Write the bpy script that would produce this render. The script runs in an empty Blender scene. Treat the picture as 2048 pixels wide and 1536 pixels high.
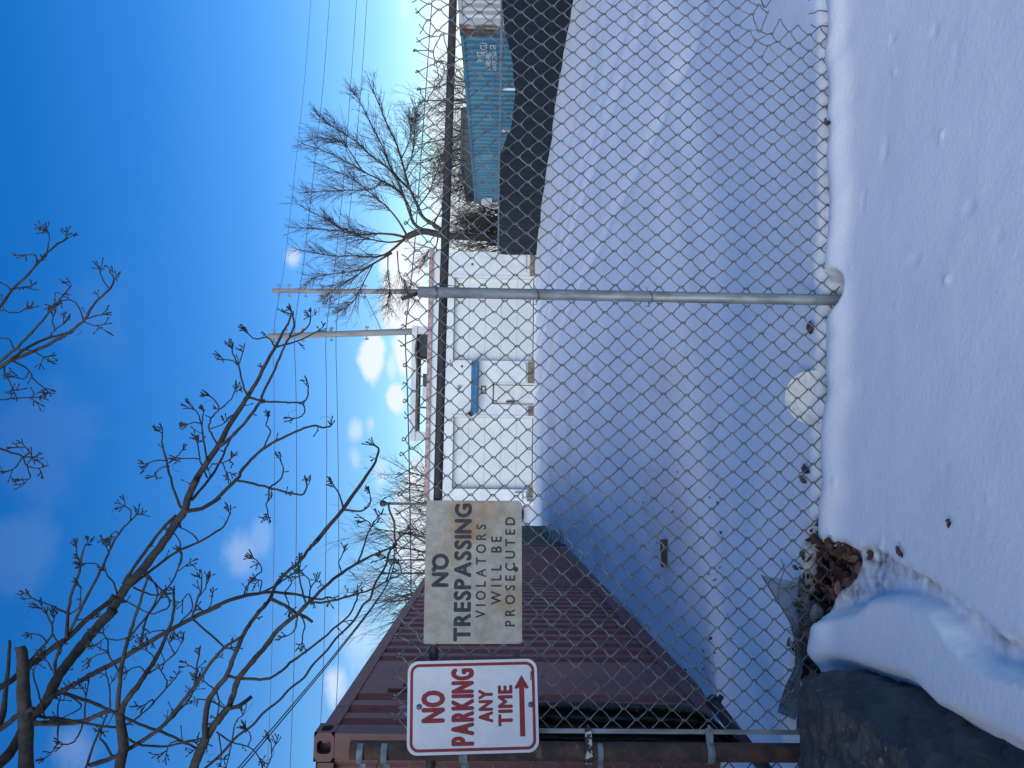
import bpy, math, random
import numpy as np
from mathutils import Vector, Matrix, Euler

random.seed(11)
sc = bpy.context.scene
col = sc.collection
R = math.radians

# ------------------------------------------------------------------ camera
# a phone held sideways: the picture's right is the world's down
F_PX, CX, CY = 1538.0, 1024.0, 768.0
EYE = Vector((0, 0, 1.25))
PITCH, ROLL = R(1.15), R(0.9)
FWD = Vector((0, math.cos(PITCH), -math.sin(PITCH)))
UP0 = Vector((0, math.sin(PITCH), math.cos(PITCH)))
RT0 = Vector((1, 0, 0))
UPV = UP0 * math.cos(ROLL) - RT0 * math.sin(ROLL)
RTV = RT0 * math.cos(ROLL) + UP0 * math.sin(ROLL)
cd = bpy.data.cameras.new('camera')
cam = bpy.data.objects.new('camera', cd)
col.objects.link(cam)
mx = Matrix.Identity(4)
for i in range(3):
    mx[i][0] = -UPV[i]
    mx[i][1] = RTV[i]
    mx[i][2] = -FWD[i]
    mx[i][3] = EYE[i]
cam.matrix_world = mx
cd.sensor_width = 36.0
cd.lens = F_PX / 2048 * 36.0
cd.clip_start = 0.05
cd.clip_end = 1500
sc.camera = cam


def ray(px, py):
    return FWD - UPV * ((px - CX) / F_PX) + RTV * ((CY - py) / F_PX)


def at(px, py, depth):
    d = ray(px, py)
    return EYE + d * (depth / d.y)


def on_plane(px, py, p0, n):
    d = ray(px, py)
    return EYE + d * ((p0 - EYE).dot(n) / d.dot(n))


def on_z(px, py, z):
    return on_plane(px, py, Vector((0, 0, z)), Vector((0, 0, 1)))


# ------------------------------------------------------------------ light and sky
SUN_EL, SUN_AZ = R(25), R(206)          # azimuth clockwise from +Y: behind and to the left
SUN_DIR = Vector((math.sin(SUN_AZ) * math.cos(SUN_EL), math.cos(SUN_AZ) * math.cos(SUN_EL), math.sin(SUN_EL)))
sd = bpy.data.lights.new('sun', 'SUN')
sd.energy = 1.5
sd.angle = R(48)
sd.color = (1.0, 0.985, 0.88)
sun = bpy.data.objects.new('sun', sd)
col.objects.link(sun)
sun.rotation_euler = SUN_DIR.to_track_quat('Z', 'Y').to_euler()
sc.view_settings.view_transform = 'Standard'
sc.view_settings.look = 'None'
sc.view_settings.gamma = 1.0
sc.view_settings.use_curve_mapping = False
sc.view_settings.exposure = 0.62

world = bpy.data.worlds.new('World')
sc.world = world
world.use_nodes = True
wn, wl = world.node_tree.nodes, world.node_tree.links
wn.clear()
wo = wn.new('ShaderNodeOutputWorld')
bg = wn.new('ShaderNodeBackground')
bg.inputs['Strength'].default_value = 0.10
sky = wn.new('ShaderNodeTexSky')
sky.sky_type = 'NISHITA'
sky.sun_disc = False
sky.sun_elevation = SUN_EL
sky.sun_rotation = SUN_AZ
sky.altitude = 0
sky.air_density = 1.15
sky.dust_density = 0.1
sky.ozone_density = 3.5
hs = wn.new('ShaderNodeHueSaturation')
hs.inputs['Saturation'].default_value = 1.395
hs.inputs['Value'].default_value = 1.0
hs.inputs['Hue'].default_value = 0.514
wl.new(sky.outputs[0], hs.inputs['Color'])
tc = wn.new('ShaderNodeTexCoord')
DIRS = tc.outputs['Generated']


def wmath(op, a, b=None, clamp=False):
    n = wn.new('ShaderNodeMath')
    n.operation = op
    n.use_clamp = clamp
    for i, v in enumerate((a, b)):
        if v is None:
            continue
        if isinstance(v, (int, float)):
            n.inputs[i].default_value = v
        else:
            wl.new(v, n.inputs[i])
    return n.outputs[0]


def wnoise(scale, detail, rough, sz=(1, 1, 1)):
    mp = wn.new('ShaderNodeMapping')
    mp.inputs['Scale'].default_value = sz
    wl.new(DIRS, mp.inputs['Vector'])
    n = wn.new('ShaderNodeTexNoise')
    n.inputs['Scale'].default_value = scale
    n.inputs['Detail'].default_value = detail
    n.inputs['Roughness'].default_value = rough
    wl.new(mp.outputs[0], n.inputs['Vector'])
    return n.outputs['Fac']


puff = wnoise(9, 7, 0.62, (1, 1, 1.6))
fine = wnoise(26, 5, 0.6, (1, 1, 1.4))
# clouds: (pixel x, pixel y, half height, half width, opacity)
CLOUDS = [(808, 530, 60, 75, 1.0), (812, 610, 62, 60, 1.0), (828, 690, 42, 80, .95), (790, 575, 38, 40, 1.0),
          (746, 718, 26, 56, .85), (790, 797, 24, 34, .8), (783, 735, 14, 34, .5), (586, 515, 18, 26, .5),
          (478, 1110, 45, 60, .22), (520, 1075, 26, 50, .15), (722, 1265, 55, 70, .35), (668, 1372, 24, 50, .55),
          (735, 1180, 35, 50, .25), (713, 860, 18, 30, .45), (742, 850, 16, 30, .4), (710, 920, 20, 30, .35),
          (762, 945, 18, 40, .4), (100, 870, 110, 150, .025), (50, 1105, 70, 80, .04), (190, 640, 90, 120, .02),
          (800, 1055, 36, 80, .7), (840, 1010, 40, 90, .85), (835, 1120, 40, 80, .8), (150, 1495, 40, 50, .12),
          (890, 60, 46, 120, .8), (900, 240, 50, 160, .75), (905, 390, 60, 150, .85), (810, 15, 16, 40, .35)]
cl = None
for (px, py, rv, rh, op) in CLOUDS:
    c = ray(px, py).normalized()
    rr = c.cross(Vector((0, 0, 1))).normalized()
    uu = rr.cross(c)
    rot = Matrix((rr, c, uu)).transposed().to_euler()
    mp = wn.new('ShaderNodeMapping')
    mp.vector_type = 'TEXTURE'
    mp.inputs['Location'].default_value = c
    mp.inputs['Rotation'].default_value = rot
    mp.inputs['Scale'].default_value = (rh / F_PX * 1.08, 0.3, rv / F_PX * 1.08)
    wl.new(DIRS, mp.inputs['Vector'])
    ln = wn.new('ShaderNodeVectorMath')
    ln.operation = 'LENGTH'
    wl.new(mp.outputs[0], ln.inputs[0])
    base = wmath('SUBTRACT', 1.0, ln.outputs['Value'])                    # 1 in the middle, 0 at the rim
    amt = 1.5 if op > .6 else 2.0
    s = wmath('ADD', base, wmath('MULTIPLY', wmath('SUBTRACT', puff, 0.5), amt))
    s = wmath('ADD', s, wmath('MULTIPLY', wmath('SUBTRACT', fine, 0.5), 0.7))
    mr = wn.new('ShaderNodeMapRange')
    mr.interpolation_type = 'SMOOTHSTEP'
    mr.inputs['From Min'].default_value = 0.05
    mr.inputs['From Max'].default_value = 0.5 if op > .6 else 0.9
    mr.inputs['To Max'].default_value = op
    wl.new(s, mr.inputs['Value'])
    cl = mr.outputs[0] if cl is None else wmath('MAXIMUM', cl, mr.outputs[0])
# scattered cumulus over the rest of the sky, thickening towards the horizon
sx = wn.new('ShaderNodeSeparateXYZ')
wl.new(DIRS, sx.inputs[0])
elev = sx.outputs['Z']
gen = wnoise(3.2, 7, 0.6, (1, 1, 2.2))
mr = wn.new('ShaderNodeMapRange')
mr.interpolation_type = 'SMOOTHSTEP'
mr.inputs['From Min'].default_value = 0.52
mr.inputs['From Max'].default_value = 0.68
mr.inputs['To Max'].default_value = 0.8
wl.new(gen, mr.inputs['Value'])
mb_ = wn.new('ShaderNodeMapRange')                                        # the band low over the horizon
mb_.interpolation_type = 'SMOOTHSTEP'
mb_.inputs['From Min'].default_value = 0.075
mb_.inputs['From Max'].default_value = 0.015
mb_.inputs['To Max'].default_value = 0.92
wl.new(wmath('SUBTRACT', elev, wmath('MULTIPLY', wmath('SUBTRACT', puff, 0.5), 0.16)), mb_.inputs['Value'])
away = wmath('SUBTRACT', 1.0, wmath('MULTIPLY', wmath('GREATER_THAN', sx.outputs['Y'], 0.45), 1.0))
cl = wmath('MAXIMUM', cl, wmath('MULTIPLY', mr.outputs[0], away))
cl = wmath('MAXIMUM', cl, mb_.outputs[0])
mixc = wn.new('ShaderNodeMix')
mixc.data_type = 'RGBA'
wl.new(cl, mixc.inputs['Factor'])
wl.new(hs.outputs[0], mixc.inputs['A'])
mixc.inputs['B'].default_value = (6.2, 6.5, 7.0, 1)
wl.new(mixc.outputs['Result'], bg.inputs['Color'])
wl.new(bg.outputs[0], wo.inputs['Surface'])


# ------------------------------------------------------------------ helpers
class MB:
    """collects shapes; build() links them as ONE mesh object"""

    def __init__(s):
        s.v, s.f = [], []

    def face(s, *pts):
        b = len(s.v)
        s.v.extend(tuple(p) for p in pts)
        s.f.append(tuple(range(b, b + len(pts))))

    def add(s, verts, faces):
        b = len(s.v)
        s.v.extend(tuple(p) for p in verts)
        s.f.extend(tuple(b + i for i in f) for f in faces)

    def box(s, o, ax, ay, az):
        """o: corner, ax/ay/az: edge vectors"""
        p = [o, o + ax, o + ax + ay, o + ay, o + az, o + ax + az, o + ax + ay + az, o + ay + az]
        fs = [(0, 3, 2, 1), (4, 5, 6, 7), (0, 1, 5, 4), (1, 2, 6, 5), (2, 3, 7, 6), (3, 0, 4, 7)]
        if ax.cross(ay).dot(az) < 0:
            fs = [f[::-1] for f in fs]
        s.add(p, fs)

    def cbox(s, c, sx_, sy_, sz_, ex=Vector((1, 0, 0)), ey=Vector((0, 1, 0)), ez=Vector((0, 0, 1))):
        s.box(c - ex * sx_ / 2 - ey * sy_ / 2 - ez * sz_ / 2, ex * sx_, ey * sy_, ez * sz_)

    def tube(s, pts, rad, n=6, caps=True):
        pts = [Vector(p) for p in pts]
        m = len(pts)
        if not hasattr(rad, '__len__'):
            rad = [rad] * m
        t0 = (pts[1] - pts[0]).normalized()
        ref = Vector((0, 0, 1)) if abs(t0.z) < 0.9 else Vector((1, 0, 0))
        nx = t0.cross(ref).normalized()
        b = len(s.v)
        for i, p in enumerate(pts):
            t = (pts[min(i + 1, m - 1)] - pts[max(i - 1, 0)])
            if t.length < 1e-9:
                t = t0
            t = t.normalized()
            nx = nx - t * nx.dot(t)
            if nx.length < 1e-6:
                nx = t.orthogonal()
            nx.normalize()
            ny = t.cross(nx)
            for k in range(n):
                a = 2 * math.pi * k / n
                q = p + (nx * math.cos(a) + ny * math.sin(a)) * rad[i]
                s.v.append((q.x, q.y, q.z))
        for i in range(m - 1):
            for k in range(n):
                k2 = (k + 1) % n
                s.f.append((b + i * n + k, b + i * n + k2, b + (i + 1) * n + k2, b + (i + 1) * n + k))
        if caps:
            s.f.append(tuple(b + k for k in range(n))[::-1])
            s.f.append(tuple(b + (m - 1) * n + k for k in range(n)))

    def prism(s, poly, o, ex, ey, ez, h):
        """poly in (ex, ey), extruded along ez by h, o the origin"""
        n = len(poly)
        lo = [o + ex * a + ey * c for a, c in poly]
        hi = [p + ez * h for p in lo]
        s.add(lo + hi, [tuple(range(n))[::-1], tuple(range(n, 2 * n))] +
              [(i, (i + 1) % n, n + (i + 1) % n, n + i) for i in range(n)])

    def build(s, name, mat, parent=None, smooth=False, origin=None):
        me = bpy.data.meshes.new(name)
        org = Vector(origin) if origin is not None else Vector((0, 0, 0))
        if org.length:
            s.v = [(a - org.x, b - org.y, c - org.z) for a, b, c in s.v]
        me.from_pydata(s.v, [], s.f)
        if smooth:
            me.polygons.foreach_set('use_smooth', [True] * len(me.polygons))
        me.update()
        if mat:
            me.materials.append(mat)
        return link(name, me, parent, org)


def link(name, me, parent=None, org=Vector((0, 0, 0))):
    o = bpy.data.objects.new(name, me)
    col.objects.link(o)
    o.location = org
    if parent is not None:
        o.parent = parent
        o.matrix_parent_inverse = world_of(parent).inverted()
    return o


def world_of(o):
    m_ = Matrix.Translation(o.location) @ o.rotation_euler.to_matrix().to_4x4()
    if o.parent:
        m_ = world_of(o.parent) @ o.matrix_parent_inverse @ m_
    return m_


def tag(o, label, cat, group=None, kind=None):
    o['label'] = label
    o['category'] = cat
    if group:
        o['group'] = group
    if kind:
        o['kind'] = kind
    return o


def thing(name, loc, label, cat, group=None):
    o = bpy.data.objects.new(name, None)
    o.empty_display_size = 0.1
    col.objects.link(o)
    o.location = loc
    return tag(o, label, cat, group)


def mat(name, c1, c2=None, scale=8.0, rough=0.7, bump=0.0, bscale=None, metal=0.0, lo=0.4, hi=0.6, stretch=(1, 1, 1),
        c3=None, c3scale=3.0, c3lo=0.6, c3hi=0.7, detail=6, spec=0.4):
    """a Principled material whose colour wanders between c1 and c2 (and c3 in patches)"""
    m = bpy.data.materials.new(name)
    m.use_nodes = True
    nt = m.node_tree
    n, l = nt.nodes, nt.links
    bs = n['Principled BSDF']
    bs.inputs['Roughness'].default_value = rough
    bs.inputs['Metallic'].default_value = metal
    bs.inputs['Specular IOR Level'].default_value = spec
    bs.inputs['Base Color'].default_value = (*c1, 1)
    t = n.new('ShaderNodeTexCoord')
    mp = n.new('ShaderNodeMapping')
    mp.inputs['Scale'].default_value = stretch
    l.new(t.outputs['Object'], mp.inputs['Vector'])

    def noise(sc_, dt):
        q = n.new('ShaderNodeTexNoise')
        q.inputs['Scale'].default_value = sc_
        q.inputs['Detail'].default_value = dt
        q.inputs['Roughness'].default_value = 0.62
        l.new(mp.outputs[0], q.inputs['Vector'])
        return q.outputs['Fac']

    def ramp(fac, a, b):
        q = n.new('ShaderNodeMapRange')
        q.interpolation_type = 'SMOOTHSTEP'
        q.inputs['From Min'].default_value = a
        q.inputs['From Max'].default_value = b
        l.new(fac, q.inputs['Value'])
        return q.outputs[0]

    out = None
    if c2:
        mi = n.new('ShaderNodeMix')
        mi.data_type = 'RGBA'
        l.new(ramp(noise(scale, detail), lo, hi), mi.inputs['Factor'])
        mi.inputs['A'].default_value = (*c1, 1)
        mi.inputs['B'].default_value = (*c2, 1)
        out = mi.outputs['Result']
    if c3:
        mi = n.new('ShaderNodeMix')
        mi.data_type = 'RGBA'
        l.new(ramp(noise(c3scale, 8), c3lo, c3hi), mi.inputs['Factor'])
        if out is not None:
            l.new(out, mi.inputs['A'])
        else:
            mi.inputs['A'].default_value = (*c1, 1)
        mi.inputs['B'].default_value = (*c3, 1)
        out = mi.outputs['Result']
    if out is not None:
        l.new(out, bs.inputs['Base Color'])
    if bump:
        b = n.new('ShaderNodeBump')
        b.inputs['Strength'].default_value = bump
        b.inputs['Distance'].default_value = 0.02
        l.new(noise(bscale or scale * 3, 6), b.inputs['Height'])
        l.new(b.outputs[0], bs.inputs['Normal'])
    return m


M = {}
M['galv'] = mat('galvanised steel', (.30, .32, .33), (.20, .215, .22), 30, .5, .1, 80, metal=.35, stretch=(1, 1, .3))
M['wire'] = mat('weathered fence wire', (.235, .24, .228), (.125, .13, .125), 25, .40, metal=.6)
M['darkrail'] = mat('dark painted pipe', (.035, .034, .036), (.06, .048, .04), 12, .6, .1, 60)
M['rust'] = mat('rusty brown pipe', (.110, .062, .044), (.055, .037, .032), 14, .8, .4, 60, c3=(.15, .11, .08), c3scale=22, c3lo=.6, c3hi=.68)
M['strap'] = mat('grey steel strap', (.24, .27, .29), (.15, .17, .19), 30, .55, .1, 80, metal=.3)
M['peeled'] = mat('strap with peeling white paint', (.05, .045, .042), (.55, .55, .53), 42, .7, .4, 60, lo=.53, hi=.56)
M['signold'] = mat('aged cream sign metal', (.43, .40, .335), (.33, .30, .24), 26, .55, .05, 60, lo=.36, hi=.66,
                   c3=(.34, .205, .10), c3scale=4.2, c3lo=.46, c3hi=.70)
M['ink'] = mat('faded navy lettering', (.022, .028, .040), (.045, .05, .06), 60, .6)
M['signwhite'] = mat('white reflective sheeting', (.70, .71, .72), (.64, .655, .67), 14, .35, .04, 300)
M['red'] = mat('red sign print', (.27, .010, .022), (.22, .009, .020), 20, .4)
M['black'] = mat('black print', (.02, .02, .025))
M['bolt'] = mat('dull bolt', (.22, .24, .23), (.12, .13, .12), 60, .45, metal=.6)
M['redside'] = mat('oxide red container paint', (.255, .080, .070), (.190, .062, .060), 3, .6, .05, 30, stretch=(1, 1, .25),
                   c3=(.07, .04, .035), c3scale=5, c3lo=.62, c3hi=.72)
M['redframe'] = mat('shade darkened red container frame', (.140, .062, .058), (.115, .054, .052), 4, .6, .08, 40, c3=(.26, .16, .11), c3scale=3, c3lo=.66, c3hi=.72)  # frame red darkened to paint in shade on the near end; paler patches
M['blueside'] = mat('teal blue container paint', (.070, .215, .30), (.050, .165, .255), 1.4, .55, .05, 20, stretch=(1, 1, .5),
                    c3=(.13, .27, .31), c3scale=2, c3lo=.55, c3hi=.75)
M['bluerust'] = mat('rusty blue container frame', (.075, .18, .25), (.11, .068, .055), 2.5, .7, .1, 20, lo=.46, hi=.56)
M['whiteside'] = mat('white container paint', (.62, .62, .62), (.50, .49, .48), 2, .6, .05, 20, stretch=(1, 1, .4), c3=(.34, .17, .09), c3scale=2.5, c3lo=.68, c3hi=.75)
M['whiterust'] = mat('rust streaked white frame', (.46, .40, .36), (.20, .11, .08), 4, .7, lo=.45, hi=.55)
M['greenside'] = mat('dark green container paint', (.028, .062, .055), (.020, .045, .045), 3, .6, .05, 20)
M['greyside'] = mat('dark grey container paint', (.075, .080, .082), (.05, .055, .06), 3, .7)
M['stencil'] = mat('white stencilled marking', (.68, .70, .72), (.5, .52, .55), 20)
M['tarp'] = mat('black windscreen cloth', (.009, .013, .020), (.014, .018, .026), 6, .85, .2, 120)
M['netting'] = mat('black plastic netting', (.010, .011, .014), (.02, .02, .024), 20, .6, .3, 60)
M['plastic'] = mat('black plastic pipe', (.018, .02, .023), (.03, .03, .032), 10, .5)
M['wall'] = mat('white painted block wall', (.72, .73, .73), (.64, .65, .66), 1.6, .75, .1, 18, c3=(.40, .385, .37), c3scale=3.2, c3lo=.68, c3hi=.80)
M['door'] = mat('pale painted door', (.66, .68, .66), (.60, .62, .61), 1.2, .6, .03, 10, stretch=(1, 1, .4))
M['doorold'] = mat('white door with rust marks', (.70, .70, .68), (.62, .61, .58), 3, .6, c3=(.30, .15, .08), c3scale=4, c3lo=.70, c3hi=.76)
M['trim'] = mat('weathered pink fascia paint', (.33, .19, .18), (.47, .36, .345), 6, .8, .2, 40, c3=(.6, .55, .53), c3scale=9, c3lo=.58, c3hi=.7)
M['rot'] = mat('rotten sill board', (.16, .115, .085), (.26, .21, .17), 7, .9, .3, 40)
M['awning'] = mat('blue awning cloth', (.035, .13, .27), (.045, .16, .30), 4, .65)
M['roofgrey'] = mat('pale grey metal', (.70, .72, .74), (.62, .64, .67), 2, .6)
M['roof'] = mat('flat roof felt', (.10, .10, .10), (.14, .14, .14), 3, .9)
M['dark'] = mat('dark louvre metal', (.035, .04, .045), (.05, .055, .06), 5, .7)
M['frame'] = mat('brown frame', (.10, .085, .075), (.14, .12, .1), 9, .7)
M['pole'] = mat('weathered pole wood', (.30, .295, .28), (.215, .21, .20), 3, .85, .2, 30, stretch=(1, 1, .1))
M['cable'] = mat('black cable', (.03, .032, .035))
M['cablegrey'] = mat('line wire', (.10, .11, .12))
M['bark'] = mat('grey brown bark', (.050, .046, .042), (.030, .028, .027), 16, .9, .5, 60, stretch=(1, 1, .6))
M['barkpale'] = mat('peeled pale bark', (.15, .125, .105), (.07, .062, .055), 9, .9, .4, 50)
M['barkfar'] = mat('distant bark', (.072, .056, .047), (.045, .036, .032), 5, .9)
M['twigfar'] = mat('reddish twigs', (.085, .060, .055), (.06, .045, .042), 5, .9)
M['rock'] = mat('dark boulder stone', (.024, .030, .036), (.042, .048, .052), 4, .6, .6, 10, stretch=(1, 1, 3.2), c3=(.085, .085, .08), c3scale=9, c3lo=.64, c3hi=.74)
M['rockrough'] = mat('rough broken boulder face', (.105, .092, .082), (.055, .051, .049), 14, .9, 1.0, 22, c3=(.20, .18, .16), c3scale=34, c3lo=.57, c3hi=.66)
M['leaf'] = mat('dead brown leaf', (.105, .056, .040), (.045, .027, .021), 18, .8, .1, 60)
M['leaf2'] = mat('tan dead leaf', (.17, .105, .072), (.09, .056, .042), 18, .8)
M['soil'] = mat('wet dark soil', (.030, .024, .020), (.055, .042, .033), 20, .9, .6, 40)
M['paper'] = mat('white waxed paper', (.74, .74, .72), (.66, .66, .63), 12, .55)
M['wood'] = mat('old board', (.17, .13, .10), (.10, .075, .06), 10, .85, .3, 40)
M['film'] = mat('cloudy plastic film', (.30, .33, .38), (.12, .13, .16), 20, .3)
M['stone'] = mat('pale stone', (.24, .24, .23), (.14, .14, .13), 10, .85, .4, 30)
M['meshfine'] = mat('galvanised poultry wire', (.17, .18, .165), (.09, .10, .09), 20, .5, metal=.3)

# ------------------------------------------------------------------ snow ground
AL = math.atan(0.17)
FE = Vector((math.cos(AL), math.sin(AL), 0))           # along the fence, to the right
FN = Vector((math.sin(AL), -math.cos(AL), 0))          # towards the camera
F0 = Vector((0.3, 3.0, 0))
UZ = Vector((0, 0, 1))


def fence_pt(px, py, off=0.0):
    """where a line of sight meets the fence plane (off metres towards the camera)"""
    return on_plane(px, py, F0 + FN * off, FN)


def vn(x, y, s):
    xi, yi = np.floor(x), np.floor(y)
    fx, fy = x - xi, y - yi
    fx, fy = fx * fx * (3 - 2 * fx), fy * fy * (3 - 2 * fy)

    def h(a, b):
        q = np.sin(a * 127.1 + b * 311.7 + s * 74.7) * 43758.5453
        return q - np.floor(q)
    return (h(xi, yi) * (1 - fx) + h(xi + 1, yi) * fx) * (1 - fy) + (h(xi, yi + 1) * (1 - fx) + h(xi + 1, yi + 1) * fx) * fy


def fbm(x, y, s, o=4):
    r, a, t = 0, 1.0, 0
    for i in range(o):
        r = r + a * (vn(x * 2 ** i, y * 2 ** i, s + i * 3.1) - .5)
        t += a
        a *= .5
    return r / t


def sstep(a, b, x):
    t = np.clip((x - a) / (b - a), 0, 1)
    return t * t * (3 - 2 * t)


def sdist(poly, X, Y):
    """signed distance to a closed polygon, negative inside"""
    P = np.array([(p[0], p[1]) for p in poly])
    d = np.full(X.shape, 1e9)
    ins = np.zeros(X.shape, bool)
    for i in range(len(P)):
        a, b = P[i], P[(i + 1) % len(P)]
        ex, ey = b - a
        wx, wy = X - a[0], Y - a[1]
        t = np.clip((wx * ex + wy * ey) / (ex * ex + ey * ey + 1e-12), 0, 1)
        d = np.minimum(d, (wx - ex * t) ** 2 + (wy - ey * t) ** 2)
        c = ((a[1] > Y) != (b[1] > Y)) & (X < (b[0] - a[0]) * (Y - a[1]) / (b[1] - a[1] + 1e-12) + a[0])
        ins ^= c
    return np.sqrt(d) * np.where(ins, -1, 1)


PIT = [on_z(px, py, .04) for px, py in [(1628, 1035), (1632, 1070), (1655, 1083), (1697, 1093), (1712, 1120), (1702, 1152), (1680, 1182),
       (1672, 1225), (1660, 1262), (1652, 1300), (1650, 1350), (1604, 1350), (1606, 1290), (1616, 1240), (1612, 1180), (1614, 1100)]]
SLAB = [(1690, 1086), (1720, 1090), (1765, 1094), (1830, 1130), (1900, 1165), (1960, 1215), (2048, 1268), (2250, 1330)]
MOUND = [(2250, 1390), (2060, 1346), (2022, 1333), (1992, 1313), (1963, 1282), (1934, 1245), (1896, 1213), (1827, 1193), (1779, 1197), (1745, 1220), (1702, 1232), (1668, 1250)]
BPOLY = [on_z(px, py, .04) for px, py in [(1600, 1354), (1684, 1343), (1742, 1355), (1850, 1388), (1905, 1440), (2020, 1492), (2120, 1545), (2200, 1900), (1600, 1900)]]
TRENCH = [on_z(px, py, .0) for px, py in SLAB + MOUND]
MPOLY = [on_z(px, py, .02) for px, py in MOUND + [(1640, 1340), (1640, 1900), (2250, 1900)]]
TARP_A, TARP_B = Vector((5.25, 30.9, 0)), Vector((7.4, 14.8, 0))
TD = (TARP_B - TARP_A).normalized()
POST_X, POST_Y = fence_pt(1600, 598).x, fence_pt(1600, 598).y


def snow(X, Y):
    yard = -0.29 + 0.004 * np.clip(X, -10, 10)
    street = -0.135 * np.tanh(X / 1.7)
    dl = (X - F0.x) * FN.x + (Y - F0.y) * FN.y                # >0 on the camera's side of the fence
    k = sstep(-3.4, -0.15, dl)
    z = yard * (1 - k) + street * k
    # yard: drifts, wheel ruts beside the black cloth, a plough ridge
    far = 1 - k
    z = z + far * (0.06 * fbm(X / 3.1, Y / 3.9, 3, 2) + 0.010 * fbm(X / .8, Y / 1.1, 8, 2))
    dt = (X - TARP_A.x) * TD.y - (Y - TARP_A.y) * TD.x          # across the cloth line
    along = (X - TARP_A.x) * TD.x + (Y - TARP_A.y) * TD.y
    nearc = np.exp(-(np.abs(dt) / 1.1) ** 2) * sstep(-4, 14, along)
    z = z + nearc * (0.16 + 0.12 * fbm(X / .5, Y / .9, 12, 3))
    for w0 in (1.9, 2.5, 3.5, 4.1, 5.6):
        z = z - 0.05 * np.exp(-((np.abs(dt) - w0 - 0.15 * np.sin(along / 3)) / .12) ** 2) * far
    rut = Y - (9 + 0.5 * X + .3 * np.sin(X * .7))
    z = z + far * 0.03 * np.exp(-(rut / .8) ** 2) - far * 0.025 * np.exp(-((rut - 1.7) / .6) ** 2)
    rut2 = Y - (4.9 + 0.75 * X)
    z = z + far * 0.04 * np.exp(-(rut2 / .35) ** 2) - far * 0.02 * np.exp(-((rut2 + .7) / .4) ** 2)
    # street side: settled snow, small lumps
    nz = fbm(X / .55, Y / .45, 21, 3)
    z = z + k * (0.013 * nz + 0.0025 * fbm(X / .12, Y / .12, 31, 3))
    lump = vn(X / .045, Y / .045, 41)
    z = z + k * 0.008 * sstep(.955, 1.0, lump) * sstep(.45, .6, vn(X / .4, Y / .4, 43))
    pocks = vn(X / .10, Y / .13, 47)
    z = z - k * 0.004 * sstep(.86, .99, pocks)
    # rim and melt gap along the wire
    nf = 0.09 * fbm(X / .17, Y * 0 + 3, 51, 3)
    z = z + 0.030 * np.exp(-((dl - .13 + nf) / .075) ** 2)
    z = z - 0.060 * np.exp(-((dl - .005 + nf * .4) / .035) ** 2) * sstep(-.35, .3, fbm(X / .3, Y * 0 + 9, 57, 2) + .25)
    r = np.hypot((X - POST_X - .015) / 1.1, (Y - POST_Y + .085) / 1.25)
    z = z - 0.14 * (1 - sstep(.050, .092, r))
    # left mound, trodden trench, leaf pit
    wob = 0.03 * fbm(X / .15, Y / .15, 61, 3) + 0.018 * fbm(X / .04, Y / .04, 63, 2)
    ms = sdist(MPOLY, X, Y)
    z = z + 0.036 * sstep(0.004, -.016, ms + wob * .45) - 0.02 * sstep(-.15, -.40, ms)
    bs_ = sdist(BPOLY, X, Y)
    z = z - .05 * sstep(.07, .0, bs_)
    ts = sdist(TRENCH, X, Y)
    tt = sstep(0.004, -.018, ts + wob * .7)
    z = z - 0.030 * tt + tt * (0.024 * fbm(X / .06, Y / .06, 71, 4))
    ps = sdist(PIT, X, Y)
    pp = sstep(0.012, -.028, ps + wob * .8)
    z = z - 0.085 * pp
    dirt = np.clip(tt * (.45 + 1.1 * fbm(X / .10, Y / .10, 77, 4)) * sstep(-.16, -.0, ts) * 2.6 * sstep(.0, .09, ms), 0, 1)
    dirt = np.maximum(dirt, .9 * np.exp(-((ts + .012 + wob * .5) / .02) ** 2) * sstep(.02, .12, ms) * np.clip(.5 + 2 * fbm(X / .07, Y / .07, 79, 3), 0, 1))
    dirt = np.maximum(dirt, sstep(.035, .0, ps + wob) * .8)
    dirt = np.maximum(dirt, .35 * np.exp(-((dl - .02) / .03) ** 2))
    ice = sstep(.05, .22, fbm(X / 1.1 + 3, Y / 2.3, 95, 3)) * far * sstep(1.5, -.6, X) * .34
    dirt = np.maximum(dirt, ice)
    soil = np.maximum(pp, .9 * (1 - sstep(.035, .085, r)))
    gap = np.exp(-((dl - .005) / .022) ** 2) * sstep(.02, .14, fbm(X / .11, Y * 0 + 5, 91, 3))
    soil = np.maximum(soil, .7 * gap)
    for (px, py, rx, ry, a) in [(1100, 985, 1.1, 2.6, .55), (1140, 1010, .5, 1.2, .6), (1165, 1045, .3, .8, .5), (1110, 955, .5, 3, .35), (1150, 980, .3, .5, .6)]:
        c = on_z(px, py, -.29)
        n_ = fbm((X - c.x) / .25, (Y - c.y) / 1.2, 81, 4)
        dirt = np.maximum(dirt, a * np.exp(-((X - c.x) / rx) ** 2 - ((Y - c.y) / ry) ** 2) * np.clip(.5 + 2.4 * n_, 0, 1))
    return z, np.clip(dirt, 0, 1), soil


def axis(a, b, step, lo, hi, g):
    c = list(np.arange(a, b, step))
    s, x = step, b
    while x < hi:
        c.append(x)
        s *= g
        x += s
    c.append(hi)
    s, x = step, a
    left = []
    while x > lo:
        s *= g
        x -= s
        left.append(max(x, lo))
    return np.array(left[::-1] + c)


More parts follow.
